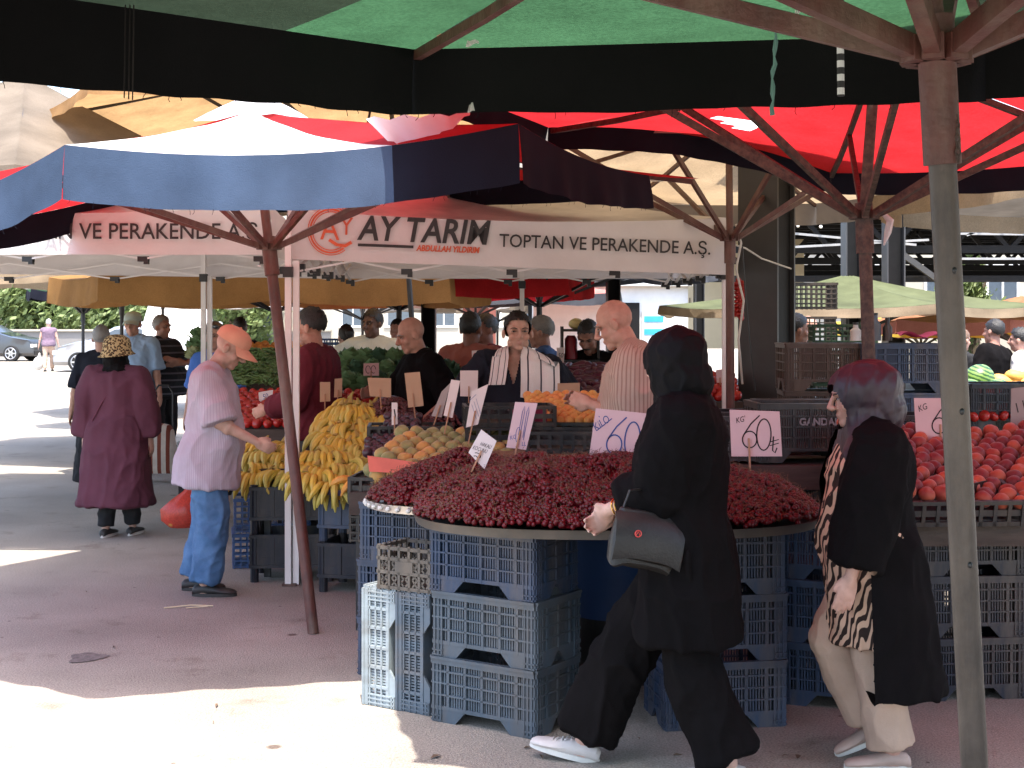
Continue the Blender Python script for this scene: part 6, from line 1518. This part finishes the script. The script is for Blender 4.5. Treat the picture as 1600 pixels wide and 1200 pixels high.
mb.loft(rs); mb.build('flap', leather, HB)
mb = MB(); M4 = Matrix.Translation(bp_(-.05, .015, -.068)) @ Matrix.Rotation(R(90), 4, 'X'); torus(mb, bp_(-.05, .015, -.069), by_, .011, .0022, 20, 6); mb.tube([bp_(-.058, .008, -.069), bp_(-.05, .022, -.069), bp_(-.043, .010, -.069)], .0018, 6); mb.build('emblem', mat('red enamel', (.55, .06, .05), rough=.3), HB)
mb = MB(); mb.tube([bp_(-.10, .085, 0), bp_(-.09, .15, .0), bp_(-.02, .17, .02), bp_(.07, .15, .02), bp_(.105, .085, .01)], .009, 8, flat=.5); mb.tube([bp_(.105, .08, -.01), bp_(.14, -.0, -.02), bp_(.145, -.08, -.02), bp_(.12, -.10, -.02)], .010, 8); mb.build('strap', leather, HB)
mb = MB(); torus(mb, bp_(.10, .085, -.02), by_, .010, .0025, 16, 6); mb.build('ring', mat('steel ring', (.6, .6, .6), rough=.25, metal=1), HB)
# woman with zebra blouse
def keepcoat(cq): return ~((cq[:, 1] > .035) & (np.abs(cq[:, 0]) < np.where(cq[:, 2] > .88, .20, .6)) & (cq[:, 2] < 1.42) & ~((np.abs(cq[:, 0]) > .15) & (cq[:, 2] > .88) & (cq[:, 1] < .12)) & ((cq[:, 2] > .95) | (cq[:, 1] > .085)))
w2 = person('older woman with shiny plum headscarf, zebra blouse, black coat and beige trousers', X_(1368, 5.25), 5.25, 88, H=1.485, w=1.16, belly=.07, lean=5, hp=4, hy=4, lh=(-.27, .17, .80), rh=(.25, .1, .80), lel=(-.4, -1, 0), lf=(-.09, -.03, 0), rf=(.09, .02, .07, -24), skin=(.50, .30, .235),
    top=dict(m=zebra, hem=-.36, sleeve=.3, loose=.010, flare=.022, amp=.010, freq=12, collar=False, name='blouse'), bottom=dict(m=beige_t, loose=.020, flare=.024, amp=.006, freq=9, length=.95), coat=dict(m=black_c, hem=-.56, loose=.034, flare=.085, sleeve=.92, rw=.028, keep=keepcoat, sway=.0, amp=.010, freq=9), hijab=dict(m=satin, big=1.22, amp=.007, freq=15, drop=.34), shoes=dict(m=beige_shoe, sole=sole_white), voxel=.006, face=True, curl=.45, hscale=1.06)
# capped man
m1 = person('man in peach orange cap, lilac shirt and blue jeans reaching for the bananas', X_(322, 8.5), 8.5, -90, H=1.63, w=1.0, belly=.06, lean=5, hp=26, rh=(.16, .34, .98), lh=(-.25, -.10, .80), rel=(.35, -1, -.3), lf=(-.10, -.08, 0), rf=(.09, .03, 0), skin=(.40, .255, .20),
    top=dict(m=lilac, hem=-.21, loose=.014, flare=.030, sleeve=.5, rw=.030, amp=.010, freq=9), bottom=dict(m=jean, loose=.018, flare=.012, amp=.010, freq=10), shoes=dict(m=dark_shoe), voxel=.007, face=True, curl=.9)
cap_hat(m1, capm)
RB = thing('shopping_bag', 'red translucent plastic bag of fruit hanging from the capped man\'s hand', 'bag', tuple(P(282, 800, 8.9))); red_film = mat('red plastic film', (.60, .10, .07), rough=.25, trans=.55, bump=.6, bscale=14, tcol=(.7, .16, .08))
mb = MB(); c = P(284, 795, 8.85); rs = []
for z, rx in ((-.12, .02), (-.115, .07), (-.07, .12), (-.0, .125), (.06, .085), (.11, .04), (.16, .02), (.23, .016)):
    rs.append([c + V(rx * math.cos(6.2832 * k / 24) * (1 + .1 * math.sin(k * 2.6)) + .45 * max(0, z), .8 * rx * math.sin(6.2832 * k / 24) * (1 + .1 * math.sin(k * 3.1)), z) for k in range(24)])
mb.loft(rs); mb.build('film', red_film, RB, smooth='all')
drop(M_or, 'orange fruit showing through the red plastic bag', 'orange', 'fruit in the red bag', [c + V(-.05, -.03, -.07), c + V(.04, -.02, -.06), c + V(0, .02, -.01), c + V(-.02, -.05, .0), c + V(.06, .0, -.01)], 'orange')
# woman in plum coat
m = person('woman in a plum coat and leopard print hat walking away', X_(181, 10.7), 10.7, -8, H=1.53, w=1.18, belly=.03, lean=2, hy=-20, lf=(-.09, .02, 0), rf=(.09, .16, 0), lh=(-.29, .03, .83), rh=(.29, .05, .82), lel=(-.5, -1, 0), skin=(.42, .26, .2), bottom=dict(m=dark_t, loose=.006), coat=dict(m=purple, hem=-.62, loose=.02, flare=.075, sleeve=.94, rw=.022, amp=.012, freq=8), hijab=dict(m=black_h, big=.96, drop=.47, short=True), shoes=dict(m=dark_shoe, sole=sole_white), voxel=.009)
mb = MB(); n = 24; rs = []
for z, r_ in ((.085, .148), (.10, .128), (.135, .114), (.18, .112), (.225, .095), (.25, .05), (.255, .01)): rs.append([m['hp'](r_ * math.cos(6.2832 * k / n) * .93, -.012 + r_ * 1.1 * math.sin(6.2832 * k / n), z + .02 * math.sin(6.2832 * k / n) * (z < .12)) for k in range(n)])
mb.loft(rs); mb.build('hat', leo, m['E'], local=True, smooth='all')
mb = MB(); pts_ = [(.10, -.105, .47), (.05, -.145, .40), (-.06, -.150, .25), (-.14, -.135, .12), (-.20, -.09, .02)]; mb.tube([m['tp'](*p) for p in pts_], .007, 6, flat=.4); mb.build('bag_strap', cloth('plum strap', (.10, .02, .035)), m['E'], local=True)
person('grey haired person in dark T-shirt and long black skirt in front of the plum coat', X_(158, 13.2), 13.2, 5, H=1.60, w=1.12, lf=(-.08, .05, 0), rf=(.08, -.05, 0), top=dict(m=navy_c, collar=False), bottom=dict(m=quilt, kind='skirt', name='skirt', hem=.16, flare=.08), hair=dict(m=hair_gray), shoes=dict(m=dark_shoe), voxel=.011)
mc = person('man in light blue shirt and pale cap facing the street', X_(208, 15.3), 15.3, 176, H=1.74, w=1.12, belly=.06, skin=(.45, .25, .18), top=dict(m=lblue, loose=.015), bottom=dict(m=gray_t), hair=dict(m=hair_gray, zmax=.16), shoes=dict(m=dark_shoe), voxel=.011, face=hair_gray); cap_hat(mc, capw)
person('heavy man in dark striped polo with folded arms', X_(252, 15.8), 15.8, -118, H=1.70, w=1.22, belly=.12, skin=(.40, .22, .16), lh=(.12, .26, 1.22), rh=(-.10, .28, 1.18), lel=(-1, .1, -.6), rel=(1, .1, -.6), top=dict(m=dpolo, loose=.02), bottom=dict(m=dark_t), hair=dict(m=hair_gray, line=.19), shoes=dict(m=dark_shoe), voxel=.011, face=True)
fp = person('person in vest and beige trousers walking off across the sunny lot', X_(76, 45.2), 45.2, 12, H=1.68, w=1.15, lf=(-.1, -.15, 0), rf=(.1, .15, 0), skin=(.5, .32, .25), top=dict(m=cloth('mauve vest', (.16, .11, .15)), sleeve=.1, collar=False), bottom=dict(m=beige_t), hair=dict(m=hair_white), shoes=dict(m=dark_shoe), voxel=.02)
BG = thing('shopping_bag', 'white plastic bag carried by the person crossing the sunny lot', 'bag', tuple(P(58, 570, 45.2))); mb = MB(); c = P(60, 568, 45.1); mb.ell(c, (.17, .13, .22), None, 16, 10); mb.tube([c + V(.02, 0, .18), c + V(.04, 0, .34)], [.06, .02], 8); mb.build('film', rag, BG)
person('young man in maroon long sleeved shirt seen from the side behind the bananas', X_(492, 9.85), 9.85, 74, H=1.735, w=1.10, belly=.02, hp=6, skin=(.46, .25, .18), lh=(-.20, .26, 1.02), lel=(-.3, -1, 0), top=dict(m=maroon, sleeve=.95, loose=.012), bottom=dict(m=gray_t), hair=dict(m=hair_black, zmax=.5, line=.185), shoes=dict(m=dark_shoe), voxel=.008, face=True, beard=.4)
person('dark skinned man in pale short sleeved shirt standing behind the lettuces', X_(582, 13), 13, 168, H=1.75, w=1.12, belly=.05, skin=(.13, .075, .055), hy=-20, lh=(-.36, .05, 1.0), rh=(.40, .03, 1.02), lel=(-1, -.5, 0), rel=(1, -.5, 0), top=dict(m=pale, loose=.015), bottom=dict(m=dark_t), hair=dict(m=hair_black), shoes=dict(m=dark_shoe), voxel=.010, face=True)
person('woman in pale pink dress turned away in the background', X_(541, 14.2), 14.2, 25, H=1.60, w=1.0, skin=(.5, .32, .25), top=dict(m=pinkw, collar=False), bottom=dict(m=pinkw, kind='skirt', name='skirt', hem=.3, flare=.12), hair=dict(m=hair_black, kind='bun'), shoes=dict(m=dark_shoe), voxel=.013)
person('smiling bald man in black polo leaning over the dark cherries', X_(668, 9.85), 9.85, 112, H=1.69, w=1.18, belly=.08, lean=6, hp=12, skin=(.43, .25, .185), lh=(-.24, .12, .97), rh=(.20, .35, 1.15), top=dict(m=black_c, loose=.015, sleeve=.5), bottom=dict(m=dark_t), shoes=dict(m=dark_shoe), voxel=.008, face=hair_gray)
# towel man
tm = person('young seller in navy shirt with a white striped towel on his shoulders', X_(800, 9.3), 9.3, 183, H=1.70, w=1.20, belly=.03, side=-4, hp=-2, ht=4, hy=4, skin=(.50, .32, .245), lh=(-.23, .15, .98), rh=(.28, .20, .98), lel=(-1, -.45, .1), rel=(1, -.6, -.3), top=dict(m=navy_c, sleeve=.95, loose=.018, amp=.009, freq=10, vx=.0055, collar=False, keep=lambda c: ~((c[:, 1] > .03) & (np.abs(c[:, 0]) < (c[:, 2] - 1.24) * .27) & (c[:, 2] > 1.24))), bottom=dict(m=dark_t), hair=dict(m=hair_black, zmax=.6, line=.184, thick=.985), shoes=dict(m=dark_shoe), voxel=.0065, face=True, beard=.12, hscale=1.08, hwide=1.10)
towel = mat('white towel', (.68, .64, .62), rough=.95, bump=.5, bscale=120, var=.05); TW = thing('towel', 'white towel with dark stripes draped round the young seller\'s neck', 'towel', tuple(w2w(tm, tm['tp'](0, .1, .4)))); tst = mat('dark towel stripe', (.03, .03, .045), rough=.95)
def towel_side(sg, drop_, wid):
    path = [(-.0, -.085, .555), (.062, -.075, .565), (.088, -.02, .56), (.098, .055, .535), (.104, .115, .475), (.112, .150, .36), (.118, .158, .36 - drop_)]
    pp = [Vector(p) for p in path]
    def f(a, b):
        t = b * (len(pp) - 1); i = min(int(t), len(pp) - 2); q = pp[i].lerp(pp[i + 1], t - i); w_ = wid * (.45 + .55 * min(1, b * 1.6)); out = V(.8, .25, -.35) if b < .6 else V(1, -.22, -.1)
        p = q + out.normalized() * (a - .35) * w_; k = .004 * math.sin(a * 15 + b * 4)
        return w2w(tm, tm['tp'](sg * p.x, p.y + k + .034, p.z + .022))
    return f
for sg, dr, wd in ((1, .05, .11), (-1, .13, .27)):
    f = towel_side(sg, dr, wd); mb = MB(); mb.grid(f, 24, 30, lambda s_, r_: 1 if (.16 < s_ < .20 or .52 < s_ < .56 or .84 < s_ < .88) else 0); mb.build('half', [towel, tst], TW, smooth='all')
person('man in brick coloured shirt turned away behind the towel wearing seller', X_(735, 11.2), 11.2, -25, H=1.71, w=1.15, belly=.05, skin=(.22, .10, .07), top=dict(m=brick, loose=.015), bottom=dict(m=dark_t), hair=dict(m=hair_black), shoes=dict(m=dark_shoe), voxel=.010)
person('man in dark shirt facing the one in the brick coloured shirt', X_(760, 12.2), 12.2, 120, H=1.70, w=1.05, skin=(.20, .09, .065), top=dict(m=maroon), bottom=dict(m=dark_t), hair=dict(m=hair_black), voxel=.012)
person('grey haired man in denim shirt facing left beside the white gazebo leg', X_(850, 11.4), 11.4, 82, H=1.68, w=1.15, belly=.05, skin=(.42, .23, .165), hp=5, top=dict(m=denim_c, sleeve=.9, loose=.015), bottom=dict(m=dark_t), hair=dict(m=hair_gray), shoes=dict(m=dark_shoe), voxel=.009, face=hair_gray)
# bald seller
person('bald seller in striped short sleeved shirt bending over the apricots', X_(1008, 7.65), 7.65, 78, H=1.79, w=1.14, belly=.07, lean=8, hp=16, skin=(.46, .285, .215), lh=(-.08, .27, 1.14), rh=(.10, .30, 1.14), lel=(-.4, -1, -.5), rel=(.4, -1, -.5), top=dict(m=stripe, loose=.018, sleeve=.55, rw=.03, amp=.010, freq=10), bottom=dict(m=dark_t), shoes=dict(m=dark_shoe), voxel=.0065, face=hair_gray, curl=.6)
sm = person('dark haired man with a moustache in black looking down behind the apricots', X_(925, 11), 11, 160, H=1.66, w=1.1, hp=28, skin=(.30, .16, .115), top=dict(m=black_c, sleeve=.9), bottom=dict(m=dark_t), hair=dict(m=hair_black, zmax=.5), voxel=.010, face=True, beard=.3)
mb = MB(); mb.tube([sm['hp'](x, .088 - abs(x) * .4, .056 - abs(x) * .15) for x in (-.03, -.015, 0, .015, .03)], [.003, .006, .006, .006, .003], 8); mb.build('moustache', hair_black, sm['E'], local=True)
person('man in pale shirt half hidden by the thick steel column', X_(1243, 11.5), 11.5, -80, H=1.70, w=1.05, skin=(.32, .17, .12), top=dict(m=whitec), bottom=dict(m=dark_t), hair=dict(m=hair_black), voxel=.012)
person('bald man behind the brown crates beside the thick steel column', X_(1263, 13), 13, 30, H=1.70, w=1.1, skin=(.48, .25, .18), top=dict(m=dark_t), bottom=dict(m=dark_t), hair=dict(m=hair_gray, zmax=.10, thick=.98), voxel=.012)
person('man in black shirt with one arm stretched out behind the watermelons', X_(1548, 14.2), 14.2, 40, H=1.66, w=1.2, belly=.05, side=6, skin=(.30, .16, .12), rh=(.50, .20, 1.12), rel=(.6, -.4, -1), top=dict(m=black_c), bottom=dict(m=dark_t), hair=dict(m=hair_black), voxel=.012)
person('fair haired woman with a bun behind the grey pole at the right', X_(1502, 14.6), 14.6, -60, H=1.56, w=.95, skin=(.5, .3, .23), top=dict(m=dark_t, collar=False), bottom=dict(m=dark_t), hair=dict(m=mat('brown hair', (.14, .08, .05), rough=.6, bump=.5), kind='bun'), voxel=.013)
person('dark haired woman in pale top at the right edge of the picture', X_(1594, 14.3), 14.3, 60, H=1.57, w=.95, skin=(.45, .26, .2), top=dict(m=whitec, collar=False), bottom=dict(m=dark_t), hair=dict(m=hair_black, kind='bun'), voxel=.013)
sg_ = person('woman in blue with sunglasses pushed up in her hair behind the capped man', X_(336, 12.6), 12.6, 172, H=1.63, w=.98, skin=(.46, .27, .2), top=dict(m=bluec, collar=False), bottom=dict(m=dark_t), hair=dict(m=mat('chestnut hair', (.09, .05, .03), rough=.5, bump=.5), kind='long'), voxel=.012, face=True)
mb = MB(); mb.ell(sg_['hp'](-.035, .072, .205), (.03, .018, .02)); mb.ell(sg_['hp'](.035, .072, .205), (.03, .018, .02)); mb.tube([sg_['hp'](-.07, .03, .205), sg_['hp'](0, .088, .207), sg_['hp'](.07, .03, .205)], .005, 6); mb.build('sunglasses', glass_d, sg_['E'], local=True)
person('man in dark top standing far back behind the left stalls', X_(375, 17), 17, 20, H=1.68, w=1.0, skin=(.34, .19, .14), top=dict(m=dark_t), bottom=dict(m=dark_t), hair=dict(m=hair_black), voxel=.014)
person('woman in pale mauve top with bare arms far behind the lettuces', X_(621, 16), 16, 160, H=1.66, w=.95, skin=(.45, .25, .19), lh=(-.30, .1, .95), top=dict(m=cloth('pale mauve top', (.40, .33, .42)), collar=False), bottom=dict(m=dark_t), hair=dict(m=hair_black, kind='long'), voxel=.013)
# striped shopping trolley
TR = thing('shopping_trolley', 'red and white striped shopping trolley standing behind the plum coat', 'trolley', (X_(250, 14.3), 14.3, 0)); x = X_(250, 14.3); tm_ = mat('striped canvas', (.60, .52, .44), rough=.9, pattern=('stripes', 0, .085, .45, (.20, .045, .025)))
mb = MB(); rs = []
for z, hw, hd in ((.10, .13, .09), (.14, .15, .11), (.35, .16, .12), (.52, .155, .11), (.58, .12, .08), (.60, .04, .03)): rs.append([V(x + hw * abs(math.cos(t)) ** .5 * (1 if math.cos(t) > 0 else -1) + .02 * math.sin(z * 9), 14.3 + hd * abs(math.sin(t)) ** .5 * (1 if math.sin(t) > 0 else -1), z) for t in np.linspace(0, 6.2832, 25)[:-1]])
mb.loft(rs); o = mb.build('bag', tm_, TR)
for xx in (x - .13, x + .16):
    mb = MB(); mb.tube([V(xx - .015, 14.36, .085), V(xx + .015, 14.36, .085)], .08, 18); mb.build('wheel', tyre, TR)
mb = MB(); mb.tube([V(x - .1, 14.42, .1), V(x - .1, 14.43, .9), V(x - .05, 14.45, .98), V(x + .05, 14.45, .98), V(x + .1, 14.43, .9), V(x + .1, 14.42, .1)], .01, 8); mb.build('frame', dark_metal, TR)
